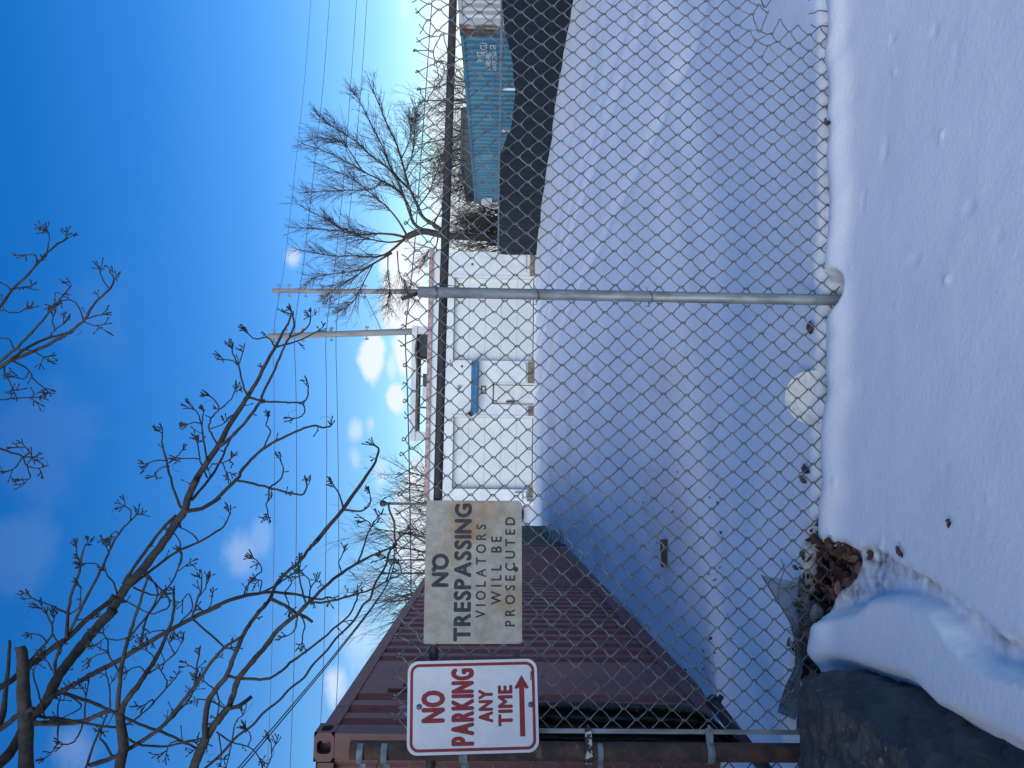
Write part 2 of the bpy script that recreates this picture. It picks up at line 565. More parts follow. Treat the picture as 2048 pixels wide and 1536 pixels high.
gx = axis(-1.6, 2.0, .0105, -420, 420, 1.055)
gy = axis(1.6, 3.3, .0105, -60, 900, 1.022)
X, Y = np.meshgrid(gx, gy)
Z, DIRT, SOIL = snow(X, Y)
nx_, ny_ = len(gx), len(gy)
me = bpy.data.meshes.new('snow_ground')
idx = np.arange(nx_ * ny_).reshape(ny_, nx_)
quads = np.stack([idx[:-1, :-1], idx[:-1, 1:], idx[1:, 1:], idx[1:, :-1]], -1).reshape(-1, 4)
me.vertices.add(nx_ * ny_)
me.vertices.foreach_set('co', np.stack([X, Y, Z], -1).ravel().astype(np.float32))
me.loops.add(quads.size)
me.loops.foreach_set('vertex_index', quads.ravel().astype(np.int32))
me.polygons.add(len(quads))
me.polygons.foreach_set('loop_start', np.arange(0, quads.size, 4, dtype=np.int32))
me.polygons.foreach_set('use_smooth', np.ones(len(quads), bool))
me.update()
me.validate()
for nm, arr in (('dirt', DIRT), ('soil', SOIL)):
    a = me.attributes.new(nm, 'FLOAT', 'POINT')
    a.data.foreach_set('value', arr.ravel().astype(np.float32))
ms_ = bpy.data.materials.new('old snow')
ms_.use_nodes = True
n, l = ms_.node_tree.nodes, ms_.node_tree.links
bs = n['Principled BSDF']
bs.inputs['Roughness'].default_value = .62
bs.inputs['Specular IOR Level'].default_value = .3
g = n.new('ShaderNodeNewGeometry')


def snz(s, d):
    q = n.new('ShaderNodeTexNoise')
    q.inputs['Scale'].default_value = s
    q.inputs['Detail'].default_value = d
    l.new(g.outputs['Position'], q.inputs['Vector'])
    return q.outputs['Fac']


def smix(fac, a, b):
    q = n.new('ShaderNodeMix')
    q.data_type = 'RGBA'
    l.new(fac, q.inputs['Factor'])
    for k_, v_ in (('A', a), ('B', b)):
        if isinstance(v_, tuple):
            q.inputs[k_].default_value = (*v_, 1)
        else:
            l.new(v_, q.inputs[k_])
    return q.outputs['Result']


def smr(fac, a, b, c=0, d=1):
    q = n.new('ShaderNodeMapRange')
    q.inputs['From Min'].default_value = a
    q.inputs['From Max'].default_value = b
    q.inputs['To Min'].default_value = c
    q.inputs['To Max'].default_value = d
    l.new(fac, q.inputs['Value'])
    return q.outputs[0]


def smul(a, b):
    q = n.new('ShaderNodeMath')
    q.operation = 'MULTIPLY'
    l.new(a, q.inputs[0])
    l.new(b, q.inputs[1])
    return q.outputs[0]


da = n.new('ShaderNodeAttribute')
da.attribute_name = 'dirt'
so = n.new('ShaderNodeAttribute')
so.attribute_name = 'soil'
c0 = smix(smr(snz(1.3, 5), .35, .65), (.845, .86, .88), (.785, .805, .83))
grit = smr(snz(85, 3), .66, .74, 0, .38)
c0 = smix(smul(grit, smr(snz(2.3, 3), .5, .72)), c0, (.42, .39, .36))
c0 = smix(smul(da.outputs['Fac'], smr(snz(30, 6), .32, .66)), c0, (.20, .165, .13))
c0 = smix(so.outputs['Fac'], c0, smix(smr(snz(40, 5), .35, .65), (.030, .024, .020), (.065, .047, .036)))
l.new(c0, bs.inputs['Base Color'])
bp = n.new('ShaderNodeBump')
bp.inputs['Strength'].default_value = .16
bp.inputs['Distance'].default_value = .012
l.new(snz(60, 8), bp.inputs['Height'])
bp2 = n.new('ShaderNodeBump')
bp2.inputs['Strength'].default_value = .07
bp2.inputs['Distance'].default_value = .05
l.new(snz(9, 4), bp2.inputs['Height'])
l.new(bp2.outputs[0], bp.inputs['Normal'])
l.new(bp.outputs[0], bs.inputs['Normal'])
me.materials.append(ms_)
ground = link('snow_ground', me)
tag(ground, 'old crusted snow over the verge and the yard', 'snow', kind='structure')


def snow_z(x, y):
    return float(snow(np.array([[x]], float), np.array([[y]], float))[0][0, 0])


# ------------------------------------------------------------------ shipping containers
def face_hole(mb, c, u, v, hu, hv, eu, ev, nrm, depth, n_=16):
    """a rectangle face with an oval recess"""
    rect, ell = [], []
    for k in range(n_):
        a = 2 * math.pi * (k + .5) / n_
        ca, sa = math.cos(a), math.sin(a)
        q = 1 / max(abs(ca), abs(sa))
        rect.append(c + u * (ca * q * hu) + v * (sa * q * hv))
        w = abs(ca) ** 4 + abs(sa) ** 4
        ell.append(c + u * (ca / w ** .25 * eu) + v * (sa / w ** .25 * ev))
    deep = [p - nrm * depth for p in ell]
    fs = []
    for k in range(n_):
        k2 = (k + 1) % n_
        fs.append((k, k2, n_ + k2, n_ + k))
        fs.append((n_ + k, n_ + k2, 2 * n_ + k2, 2 * n_ + k))
    fs.append(tuple(2 * n_ + k for k in range(n_)))
    mb.add(rect + ell + deep, fs)


def container(name, label, o, L, side, length, mside, mframe, height=2.59, width=2.44, pitch=.278, flat=(0, 0), group='shipping containers in the yard'):
    """o: bottom corner at the near end of the side in view; L: along; side: +1 when the body lies to the right of L"""
    L = L.normalized()
    W = Vector((L.y, -L.x, 0)) * side
    t = thing(name, o + L * length / 2 + W * width / 2, label, 'container', group)
    cw, cl_, ch = .162, .178, .118
    for i, (a, b) in enumerate(((0, 0), (1, 0), (0, 1), (1, 1))):
        mb = MB()
        base = o + L * (a * (length - .16)) + W * (b * (width - .14))
        mb.box(base + UZ * ch, L * .16, W * .14, UZ * (height - 2 * ch))
        mb.build('corner_post', mframe, t)
        for zz in (0, height - ch):
            mb = MB()
            cb = o + L * (a * (length - cl_)) + W * (b * (width - cw)) + UZ * zz
            oo = cb - L * .004 * (1 - 2 * a) - W * .004 * (1 - 2 * b)
            e1, e2, e3 = L * cl_, W * cw, UZ * ch
            # six faces, the two outward ones with a lifting hole
            mb.face(oo, oo + e1, oo + e1 + e2, oo + e2)
            mb.face(oo + e3, oo + e3 + e1, oo + e3 + e1 + e2, oo + e3 + e2)
            ca = oo + e1 * a + e2 * .5 + e3 * .5
            face_hole(mb, ca, W, UZ, cw / 2, ch / 2, .038, .042, L * (1 if a else -1), .07)
            cb2 = oo + e2 * b + e1 * .5 + e3 * .5
            face_hole(mb, cb2, L, UZ, cl_ / 2, ch / 2, .052, .032, W * (1 if b else -1), .07)
            pa = oo + e1 * (1 - a)
            mb.face(pa, pa + e2, pa + e2 + e3, pa + e3)
            pb = oo + e2 * (1 - b)
            mb.face(pb, pb + e1, pb + e1 + e3, pb + e3)
            mb.build('corner_casting', mframe, t)
    for b in (0, 1):
        for zz, hh, nm in ((.02, .15, 'bottom_rail'), (height - .10, .085, 'top_rail')):
            mb = MB()
            mb.box(o + L * .18 + W * (.012 if not b else width - .072) + UZ * zz, L * (length - .36), W * .06, UZ * hh)
            mb.build(nm, mframe if nm == 'bottom_rail' and mframe is not M['redframe'] else mside, t)
    for a in (0, 1):
        for zz, nm in ((.02, 'end_sill'), (height - .115, 'end_header')):
            mb = MB()
            mb.box(o + L * (.012 if not a else length - .10) + W * .17 + UZ * zz, L * .088, W * (width - .34), UZ * .10)
            mb.build(nm, mframe, t)

    def corr(p0, dv, nv, ln, z0, z1, nm, m_, flat_=(0, 0)):
        prof = [(0, 0)]
        x = .03
        while x + pitch < ln - .02:
            if flat_[0] <= x < flat_[1]:
                x += pitch / 2
                continue
            prof += [(x + .0, .0), (x + .042, .046), (x + .125, .046), (x + .167, 0)]
            x += pitch
        prof.append((ln, 0))
        mb = MB()
        lo = [p0 + dv * a + nv * b + UZ * z0 for a, b in prof]
        hi = [p + UZ * (z1 - z0) for p in lo]
        nn = len(prof)
        mb.add(lo + hi, [(i, i + 1, nn + i + 1, nn + i) for i in range(nn - 1)])
        return mb.build(nm, m_, t)
    z0, z1 = .165, height - .10
    s1 = corr(o + L * .16 + W * .022, L, W, length - .32, z0, z1, 'side_panel', mside, flat)
    corr(o + L * .16 + W * (width - .022), L, -W, length - .32, z0, z1, 'side_panel', mside)
    corr(o + L * .03 + W * .14, W, L, width - .28, .118, height - .115, 'end_panel', mframe)
    corr(o + L * (length - .03) + W * .14, W, -L, width - .28, .118, height - .115, 'end_panel', mside)
    mb = MB()
    k = int(length / .21)
    for i in range(k):
        a, b = i * length / k, (i + 1) * length / k
        zt = height - .015 - (.02 if i % 2 else 0)
        mb.face(o + L * a + W * .03 + UZ * zt, o + L * b + W * .03 + UZ * zt, o + L * b + W * (width - .03) + UZ * zt, o + L * a + W * (width - .03) + UZ * zt)
    mb.build('roof_panel', mside, t)
    return t, L, W


RO = Vector((-2.075, 4.55, -.30))
RL = Vector((-.114, .9935, 0)).normalized()
red_c, RLn, RW = container('red_container', 'long oxide red corrugated shipping container behind the two signs at left', RO, RL, -1, 12.19,
                           M['redside'], M['redframe'], flat=(.75, 1.6))
# marking plate and vent on the flat bay
mb = MB()
mb.box(RO + RL * .95 - RW * .002 + UZ * 1.95, RL * .42, RW * .02, UZ * .34)
mb.build('marking_plate', M['redside'], red_c)
for k in range(2):
    mb = MB()
    mb.box(RO + RL * (1.02) - RW * .01 + UZ * (2.0 + k * .14), RL * .06, RW * .012, UZ * .05)
    mb.build('vent_cover', M['dark'], red_c)

GO = RO + RL * 12.6 + RW * .05
container('green_container', 'dark green corrugated container beyond the far end of the red one', GO, RL, -1, 6.06, M['greenside'], M['greenside'])

BL_ = Vector((-.093, .9957, 0)).normalized()
BO = Vector((8.27, 18.15, -.34))
blue_c, BLn, BW = container('blue_container', 'teal blue corrugated container with white stencilled numbers and rusty near edge', BO, BL_, 1, 12.19, M['blueside'], M['bluerust'])
WO = BO - BL_ * 12.35
container('white_container', 'white rust streaked container beside the near end of the blue one', WO, BL_, 1, 12.19, M['whiteside'], M['whiterust'])
container('grey_container', 'dark grey container showing above the far roof of the blue one', Vector((9.3, 32.8, .02)), Vector((-.02, 1, 0)), 1, 6.06, M['greyside'], M['greyside'], height=2.95)


container('shade_container', 'short grey green container added out of view to shade the boulder corner', Vector((-1.95, -1.3, -.1)), Vector((0.02, 1, 0)), -1, 2.99, M['greenside'], M['greenside'], group=None)  # unseen blocker, added to shade the mound and boulder at lower left


def text_mesh(body):
    cu = bpy.data.curves.new('lettering', 'FONT')
    cu.body = body
    cu.resolution_u = 3
    ob = bpy.data.objects.new('lettering', cu)
    col.objects.link(ob)
    dg = bpy.context.evaluated_depsgraph_get()
    m_ = bpy.data.meshes.new_from_object(ob.evaluated_get(dg))
    bpy.data.objects.remove(ob)
    bpy.data.curves.remove(cu)
    vs = [Vector(v.co) for v in m_.vertices]
    fs = [tuple(p.vertices) for p in m_.polygons]
    bpy.data.meshes.remove(m_)
    return vs, fs


def lettering(body, o, ex, ey, box, mat_, parent, name='lettering', bold=0.0, nrm=None, gap=0.0):
    """body fitted into box (x0, x1, y0, y1) in metres from o; ey points DOWN the sign; gap = extra letter spacing in cap heights"""
    x0, x1, y0, y1 = box
    nrm = nrm or FN
    glyphs, pen = [], 0.0
    for ch in body:
        if ch == ' ':
            pen += .34 + gap
            continue
        vs, fs = text_mesh(ch)
        w0, w1 = min(v.x for v in vs), max(v.x for v in vs)
        glyphs.append((vs, fs, pen - w0))
        pen += (w1 - w0) + .09 + gap
    allx = [v.x + dx for vs, fs, dx in glyphs for v in vs]
    ally = [v.y for vs, fs, dx in glyphs for v in vs]
    mnx, mxx, mny, mxy = min(allx), max(allx), min(ally), max(ally)
    kx, ky = (x1 - x0) / (mxx - mnx), (y1 - y0) / (mxy - mny)
    mb = MB()
    reps = [(0, 0)]
    if bold:
        reps = [(math.cos(a) * bold, math.sin(a) * bold) for a in [i * math.pi / 3 for i in range(6)]]
    for j, (bx_, by_) in enumerate(reps):
        for vs, fs, dx in glyphs:
            base = [o + ex * (x0 + (v.x + dx - mnx) * kx + bx_) + ey * (y1 - (v.y - mny) * ky + by_) + nrm * (.0004 + .00006 * j) for v in vs]
            mb.add(base, fs)
    return mb.build(name, mat_, parent)


BN = -BW
for (bd, px, py, w_, h_) in [('MLCU', 961, 112, .62, .17), ('3917', 955, 124, .5, .15), ('22 G1', 980, 112, .5, .15), ('30,480', 972, 128, .55, .14),
                            ('67,200', 984, 128, .55, .14), ('2,310', 972, 141, .45, .13), ('5,090', 984, 141, .45, .13)]:
    p = on_plane(px, py, BO, BW)
    lettering(bd, p, -BL_, Vector((0, 0, -1)), (0, w_, 0, h_), M['stencil'], blue_c, nrm=BN, bold=.004)
mb = MB()
p = on_plane(963, 407, BO, BW)
mb.box(p + BN * .03, -BL_ * .75, BW * .01, UZ * -.42)
mb.build('label_panel', M['stencil'], blue_c)

# ------------------------------------------------------------------ fence with black windscreen cloth on the right
tf = thing('windscreen_fence', TARP_A + Vector((0, 0, -.3)), 'low yard fence hung with sagging black windscreen cloth in front of the blue container', 'fence')
TN = Vector((TD.y, -TD.x, 0))
if TN.x > 0:
    TN = -TN
tl = (TARP_B - TARP_A).length + 9


def tpt(s, z, off=0.0):
    p = TARP_A + TD * s + TN * off
    return Vector((p.x, p.y, z))


mb = MB()
mb.tube([tpt(-.1, 1.27), tpt(tl * .5, 1.265), tpt(tl, 1.25)], .03, 8)
mb.build('top_rail', M['galv'], tf, True)
nums = []
for px, py in ((1000, 300), (1000, 182), (1000, 265)):
    q = on_plane(px, py, TARP_A, TN)
    nums.append((q - TARP_A).dot(TD))
posts = sorted([0.05, 3.2, nums[0], nums[1], nums[2], nums[1] + 3.1, nums[1] + 6.2, nums[1] + 9.2])
for s in posts:
    mb = MB()
    mb.tube([tpt(s, -.6, -.05), tpt(s, 1.29, -.05)], .032, 8)
    mb.build('post', M['roofgrey'], tf, True)
# the cloth: sag table along the run
tab = []
for py, v in ((520, 999), (420, 999), (330, 999), (300, 1001), (275, 1012), (254, 1021), (215, 1027), (178, 1029), (122, 1024), (85, 1016), (48, 1007), (10, 1002), (-60, 1000)):
    q = on_plane(v, py, TARP_A, TN)
    tab.append(((q - TARP_A).dot(TD), min(q.z, 1.27)))
tab.sort()
ts_, tz_ = [a for a, b in tab], [b for a, b in tab]
ns = 190
mb = MB()
vs = []
ROWS = 7
for i in range(ns + 1):
    s = tl * i / ns
    zt = float(np.interp(s, ts_, tz_)) - .015 * abs(math.sin(s * 2.1))
    for j in range(ROWS + 1):
        t_ = j / ROWS
        off = .035 + .03 * math.sin(s * 5.3 + t_ * 2) * t_ + .05 * math.sin(s * 1.7 + 1) * t_ * (1 - t_) + .02 * math.sin(s * 13 + j)
        vs.append(tpt(s, zt * (1 - t_) - .55 * t_, off))
fs = [(i * (ROWS + 1) + j, (i + 1) * (ROWS + 1) + j, (i + 1) * (ROWS + 1) + j + 1, i * (ROWS + 1) + j + 1) for i in range(ns) for j in range(ROWS)]
mb.add(vs, fs)
mb.build('cloth', M['tarp'], tf, True)

# ------------------------------------------------------------------ white garage building
BA, BB = Vector((-4.93, 31.25, 0)), Vector((5.46, 31.95, 0))
GD = (BB - BA).normalized()
GN = Vector((GD.y, -GD.x, 0))            # towards the camera
GW = (BB - BA).length
GZ0, GZ1 = -.6, 4.02
bld = thing('garage_building', (BA + BB) / 2 + Vector((0, 0, -.3)), 'single storey white block garage with two pale roller doors and a blue awning', 'building')


def gpt(s, z, off=0.0):
    p = BA + GD * s + GN * off
    return Vector((p.x, p.y, z))


def gpx(px, py):
    q = on_plane(px, py, BA, GN)
    return (q - BA).dot(GD), q.z


def grect(x0, y_left, x1, y_right):
    """pixel box on the facade -> (s0, s1, z0, z1)"""
    s0, z1 = gpx(x0, y_left)
    s1, z0 = gpx(x1, y_right)
    return s0, s1, z0, z1


dl_ = grect(904, 977, 1067, 836)
dr_ = grect(906, 720, 1069, 557)
de_ = grect(985, 808, 1068, 770)
opens = [dl_, dr_, de_]
sc_ = sorted({0.0, GW, *[o[0] for o in opens], *[o[1] for o in opens]})
zc_ = sorted({GZ0, GZ1, *[o[2] for o in opens], *[o[3] for o in opens]})
mb = MB()
for i in range(len(sc_) - 1):
    for j in range(len(zc_) - 1):
        a, b, c, d = sc_[i], sc_[i + 1], zc_[j], zc_[j + 1]
        mm, nn = (a + b) / 2, (c + d) / 2
        if any(o[0] < mm < o[1] and o[2] < nn < o[3] for o in opens):
            continue
        mb.face(gpt(a, c), gpt(b, c), gpt(b, d), gpt(a, d))
for o in opens:
    a, b, c, d = o
    q = -.26
    mb.face(gpt(a, c), gpt(a, c, q), gpt(a, d, q), gpt(a, d))
    mb.face(gpt(b, c), gpt(b, c, q), gpt(b, d, q), gpt(b, d))
    mb.face(gpt(a, d), gpt(b, d), gpt(b, d, q), gpt(a, d, q))
    mb.face(gpt(a, c), gpt(b, c), gpt(b, c, q), gpt(a, c, q))
DEEP = -9.0
mb.face(gpt(0, GZ0), gpt(0, GZ1), gpt(0, GZ1, DEEP), gpt(0, GZ0, DEEP))
mb.face(gpt(GW, GZ0), gpt(GW, GZ1), gpt(GW, GZ1, DEEP), gpt(GW, GZ0, DEEP))
mb.face(gpt(0, GZ0, DEEP), gpt(GW, GZ0, DEEP), gpt(GW, GZ1, DEEP), gpt(0, GZ1, DEEP))
mb.build('wall', M['wall'], bld)
mb = MB()
mb.box(gpt(-.08, GZ1 - .05, .06), GD * (GW + .16), GN * DEEP, UZ * .08)
mb.build('roof', M['roof'], bld)
mb = MB()
mb.box(gpt(-.10, GZ1 - .07, .062), GD * (GW + .2), GN * .04, UZ * .16)
mb.build('fascia', M['trim'], bld)
for o in (dl_, dr_):
    a, b, c, d = o
    mb = MB()
    for (x0, x1, y0, y1) in ((a - .09, a - .005, c, d + .09), (b + .005, b + .09, c, d + .09), (a - .004, b + .004, d + .006, d + .09)):
        mb.box(gpt(x0, y0, .005), GD * (x1 - x0), GN * .03, UZ * (y1 - y0))
    fr = mb.build('door_frame', M['wall'], bld)
    gd = MB()
    gd.face(gpt(a, c, -.255), gpt(b, c, -.255), gpt(b, d, -.255), gpt(a, d, -.255))
    gdo = gd.build('garage_door', M['dark'], bld)
    hh = (d - c) / 5
    for k in range(5):
        mb = MB()
        mb.box(gpt(a + .01, c + .03 + k * hh + .004, -.25), GD * (b - a - .02), GN * .045, UZ * (hh - (.008 if k < 4 else .05)))
        mb.build('door_panel', M['door'], gdo)
# entry door with its frame, lock and step
a, b, c, d = de_
mb = MB()
mb.box(gpt(a + .03, c, -.13), GD * (b - a - .06), GN * .05, UZ * (d - c - .04))
ed = mb.build('entry_door', M['doorold'], bld)
ed['label'] = 'small white entry door with rust around its lock'
mb = MB()
mb.box(gpt(a + .13, d - .14, -.08), GD * (b - a - .26), GN * .012, UZ * -.5)
mb.build('raised_panel', M['doorold'], ed)
mb = MB()
mb.box(gpt(a + .13, c + .12, -.08), GD * (b - a - .26), GN * .012, UZ * .55)
mb.build('raised_panel', M['doorold'], ed)
mb = MB()
mb.tube([gpt(a + .12, c + .95, -.08), gpt(a + .12, c + .95, .0)], .045, 8)
mb.box(gpt(a + .07, c + .8, -.08), GD * .09, GN * .02, UZ * .34)
mb.build('lock', M['rust'], ed)
mb = MB()
for (x0, x1, y0, y1) in ((a - .07, a - .004, c, d + .07), (b + .004, b + .07, c, d + .07), (a - .003, b + .003, d + .004, d + .07)):
    mb.box(gpt(x0, y0, .004), GD * (x1 - x0), GN * .025, UZ * (y1 - y0))
mb.build('door_frame', M['doorold'], bld)
# sill boards along the base
for (y0, y1) in ((1003, 979), (832, 812), (766, 724), (553, 508)):
    s0, z0 = gpx(1068, y0)
    s1, z1 = gpx(1068, y1)
    mb = MB()
    mb.box(gpt(s0, -.55, .006), GD * (s1 - s0), GN * .05, UZ * (.45 + random.uniform(0, .08)))
    mb.build('sill_board', M['rot'], bld)
for (y0, y1) in ((830, 812), (764, 726), (545, 512), (1000, 984)):       # low white ledges either side of the doors
    s0, z0 = gpx(1046, y0)
    s1, z1 = gpx(1052, y1)
    mb = MB()
    mb.box(gpt(s0, z1, .006), GD * (s1 - s0), GN * .09, UZ * (z0 - z1))
    mb.build('ledge', M['wall'], bld)
# awning: a half-round blue box
s0, s1, z0, z1 = grect(941, 827, 958, 723)
mb = MB()
prof = [(0, z0)]
for k in range(9):
    a_ = math.pi / 2 * k / 8
    prof.append((.42 * math.cos(math.pi / 2 - a_) if False else .42 * math.sin(math.pi / 2 - a_) + 0, z0 + .05 + (z1 - z0 - .05) * math.sin(a_)))
nn = len(prof)
lo = [gpt(s0, z, .01 + o_) for o_, z in prof]
hi = [gpt(s1, z, .01 + o_) for o_, z in prof]
mb.add(lo + hi, [(i, i + 1, nn + i + 1, nn + i) for i in range(nn - 1)] + [tuple(range(nn)), tuple(range(nn, 2 * nn)), (0, nn - 1 + 0, 2 * nn - 1, nn)])
mb.build('awning', M['awning'], bld)
# notice frame under the awning, wall lamp, bracket, flood lamp, painted-out patches
s0, s1, z0, z1 = grect(962, 788, 972, 772)
mb = MB()
for (x0, x1, y0, y1) in ((s0, s1, z0, z0 + .05), (s0, s1, z1 - .05, z1), (s0, s0 + .05, z0 + .051, z1 - .051), (s1 - .05, s1, z0 + .051, z1 - .051)):
    mb.box(gpt(x0, y0, .004), GD * (x1 - x0), GN * .03, UZ * (y1 - y0))
mb.build('notice_frame', M['frame'], bld)
mb = MB()
s0, z0 = gpx(938, 827)
mb.tube([gpt(s0, z0 + .02, 0), gpt(s0, z0, .12), gpt(s0 - .02, z0 - .1, .22)], [.05, .06, .12], 10)
mb.tube([gpt(s0 - .1, z0 + .12, .02), gpt(s0, z0 + .1, .1)], .02, 6)
mb.build('flood_lamp', M['dark'], bld)
mb = MB()
s0, z0 = gpx(920, 778)
for k in range(5):
    mb.tube([gpt(s0, z0, .01), gpt(s0 + .18 * math.cos(k * .7 - .6), z0 + .16 * math.sin(k * .7 - .6), .06)], .012, 5)
mb.build('lamp_bracket', M['frame'], bld)
for (px, py) in ((926, 735), (904, 724), (905, 733), (947, 531)):
    s0, z0 = gpx(px, py)
    mb = MB()
    mb.box(gpt(s0, z0, .003), GD * .09, GN * .02, UZ * .09)
    mb.build('junction_box', M['frame'], bld)
# meter box and pipes by the left corner
s0, z0 = gpx(1044, 1003)
mb = MB()
mb.box(gpt(s0, z0, .005), GD * .35, GN * .18, UZ * .32)
mb.build('meter_box', M['roofgrey'], bld)
mb = MB()
mb.tube([gpt(s0 + .18, z0, .08), gpt(s0 + .18, -.3, .08)], .03, 6)
mb.build('meter_pipe', M['galv'], bld)

# a raised metal shelter on the roof
rs = thing('rooftop_shelter', gpt(4, GZ1, -4), 'pale grey open shelter with dark ducting on the white garage roof', 'shelter')
RD = -3.2


def rpx(px, py, off=RD):
    q = on_plane(px, py, BA + GN * off, GN)
    return (q - BA - GN * off).dot(GD), q.z


a0, ztop = rpx(819, 882)
a1, zt1 = rpx(822, 651)
zb = rpx(832, 760)[1]
mb = MB()
mb.box(gpt(a0, zb, RD), GD * (a1 - a0), GN * -2.2, UZ * (ztop - zb))
mb.build('fascia_board', M['roofgrey'], rs)
zr = GZ1 + .01
for (y0, y1, m_, nm, tz) in ((882, 863, 'roofgrey', 'end_panel', zb - .004), (668, 652, 'roofgrey', 'end_panel', zb - .004), (711, 669, 'dark', 'duct', zb - .05),
                             (771, 747, 'greyside', 'duct', zb - .3), (800, 773, 'roofgrey', 'roof_unit', zb - .3)):
    s0, s1 = rpx(840, y0)[0], rpx(840, y1)[0]
    mb = MB()
    mb.box(gpt(s0, zr, RD - .05), GD * (s1 - s0), GN * -1.6, UZ * (tz - zr))
    mb.build(nm, M[m_], rs)
mb = MB()
pts = [gpt(rpx(831, y)[0], rpx(x, y)[1], RD + .1) for x, y in ((833, 863), (834, 815), (838, 770), (835, 735), (832, 700), (836, 672))]
mb.tube(pts, .06, 6)
mb.build('pipe', M['frame'], rs, True)
mb = MB()
s0 = rpx(840, 815)[0]
mb.tube([gpt(s0, zr, RD + .05), gpt(s0, zb, RD + .05)], .05, 6)
mb.build('post', M['frame'], rs)

# service mast at the left corner
mt = at(767, 1005, 31.4)
mast = thing('service_mast', Vector((mt.x, mt.y, 3.0)), 'thin rusty electric service mast with rounded weatherhead at left garage corner', 'mast')
mb = MB()
mb.tube([Vector((mt.x, mt.y - .25, 2.2)), Vector((mt.x, mt.y - .25, mt.z - .1))], .055, 8)
mb.build('pipe', M['frame'], mast, True)
mb = MB()
mb.tube([Vector((mt.x, mt.y - .25, mt.z - .16)), Vector((mt.x, mt.y - .25, mt.z - .05)), Vector((mt.x, mt.y - .27, mt.z + .06)), Vector((mt.x, mt.y - .3, mt.z + .1))], [.07, .13, .12, .05], 10)
mb.build('weatherhead', M['dark'], mast, True)
mb = MB()
p0 = Vector((mt.x, mt.y - .25, mt.z))
mb.tube([p0, p0 + Vector((.12, 0, .02)), p0 + Vector((.25, 0, -.1)), p0 + Vector((.3, 0, -.3)), p0 + Vector((.15, 0, -.45))], .018, 5)
mb.build('drip_loop', M['cable'], mast, True)

# ------------------------------------------------------------------ utility poles and lines
PD2, PD1 = 44.0, 47.0
for (x0, x1, y0, y1, dep, w, lab) in ((536, 826, 673, 663, PD2, .19, 'nearer weathered utility pole rising just left of the steel fence post'),
                                      (545, 835, 581.5, 583.5, PD1, .16, 'farther utility pole standing right behind the steel fence post')):
    top, bot = at(x0, y0, dep), at(x1, y1, dep)
    d_ = (bot - top)
    foot = top + d_ * ((top.z + .4) / -d_.z)
    up_ = thing('utility_pole', foot, lab, 'pole', 'utility poles behind the garage')
    mb = MB()
    mb.tube([foot, top], [w * 1.12, w * .86], 10)
    mb.build('pole', M['pole'], up_, True)
    ax_ = (top - foot).normalized()
    for f_, big in ((.35, 0), (1.0, 0), (2.0, 1), (3.6, 1), (5.6, 0), (9.4, 1) if dep == PD2 else (3.0, 0)):
        p = top - ax_ * f_
        mb = MB()
        if dep == PD2 and big:
            mb.tube([p - Vector((.1, 0, 0)), p + Vector((.22, -.1, .1)), p + Vector((.42, -.1, -.05))], [.05, .06, .03], 6)
        mb.tube([p - Vector((.34, 0, 0)), p + Vector((.34, 0, 0))], .03, 6)
        mb.tube([p + Vector((-.34, 0, -.1)), p + Vector((-.34, 0, .1))], .055, 6)
        mb.tube([p + Vector((.34, 0, -.1)), p + Vector((.34, 0, .1))], .055, 6)
        mb.build('insulator', M['pole'], up_)


def wire_depth(y):
    return float(np.interp(y, [-200, 0, 582, 668, 1000, 1536, 1800], [60, 58, PD1, PD2, 42, 40, 39]))


LINES = [([(-150, 634), (0, 622), (160, 609), (340, 590), (520, 570), (582, 560), (668, 547), (785, 548), (1000, 549), (1290, 544), (1536, 535), (1700, 527)], .014, 'topmost'),
         ([(-150, 668), (0, 659), (160, 647), (340, 628), (520, 608), (582, 599), (668, 589), (785, 592), (1000, 593), (1290, 589), (1536, 580), (1700, 572)], .019, 'second'),
         ([(-150, 721), (0, 713), (160, 702), (340, 689), (520, 671), (582, 664), (668, 652), (785, 653), (1000, 653), (1290, 648), (1450, 641), (1600, 634)], .019, 'third'),
         ([(-150, 742), (0, 734), (160, 723), (340, 708), (520, 689), (582, 680), (668, 672), (785, 674), (1000, 677), (1290, 677), (1420, 672), (1600, 664)], .019, 'fourth'),
         ([(-150, 874), (0, 864), (160, 853), (300, 843), (480, 830), (582, 820), (668, 811), (785, 815), (960, 819), (1180, 822), (1400, 820)], .033, 'lowest and thickest')]


def smooth_line(pts, k=5):
    out = []
    for i in range(len(pts) - 1):
        p0, p1, p2, p3 = pts[max(i - 1, 0)], pts[i], pts[i + 1], pts[min(i + 2, len(pts) - 1)]
        for j in range(k):
            t = j / k
            out.append(.5 * ((2 * p1) + (p2 - p0) * t + (2 * p0 - 5 * p1 + 4 * p2 - p3) * t * t + (3 * p1 - p0 - 3 * p2 + p3) * t ** 3))
    out.append(pts[-1])
    return out


for pts, r_, w in LINES:
    mb = MB()
    P = [at(x, y, wire_depth(y)) for y, x in pts]
    mb.tube(smooth_line(P, 3), r_, 5)
    o = mb.build('power_line', M['cablegrey'] if r_ < .03 else M['cable'], None, True)
    tag(o, {'topmost': 'thin topmost overhead line on the utility poles', 'second': 'second overhead line from the top across the sky',
            'third': 'third overhead line, upper of the close lower pair', 'fourth': 'fourth overhead line, lower of the close lower pair',
            'lowest and thickest': 'thick low overhead cable running just above the fence top'}[w], 'power line', 'overhead lines across the sky')
mb = MB()
mb.tube([at(700, 582, PD1), at(735, 600, 46.5), at(765, 665, PD2)], .02, 5)
tag(mb.build('guy_wire', M['cablegrey'], None), 'short slanting guy wire between the two utility poles', 'wire')


# service cables from the mast to the upper left
def cabledepth(x):
    return float(np.interp(x, [380, 470, 590, 700, 790], [9, 12, 18, 25, 31]))


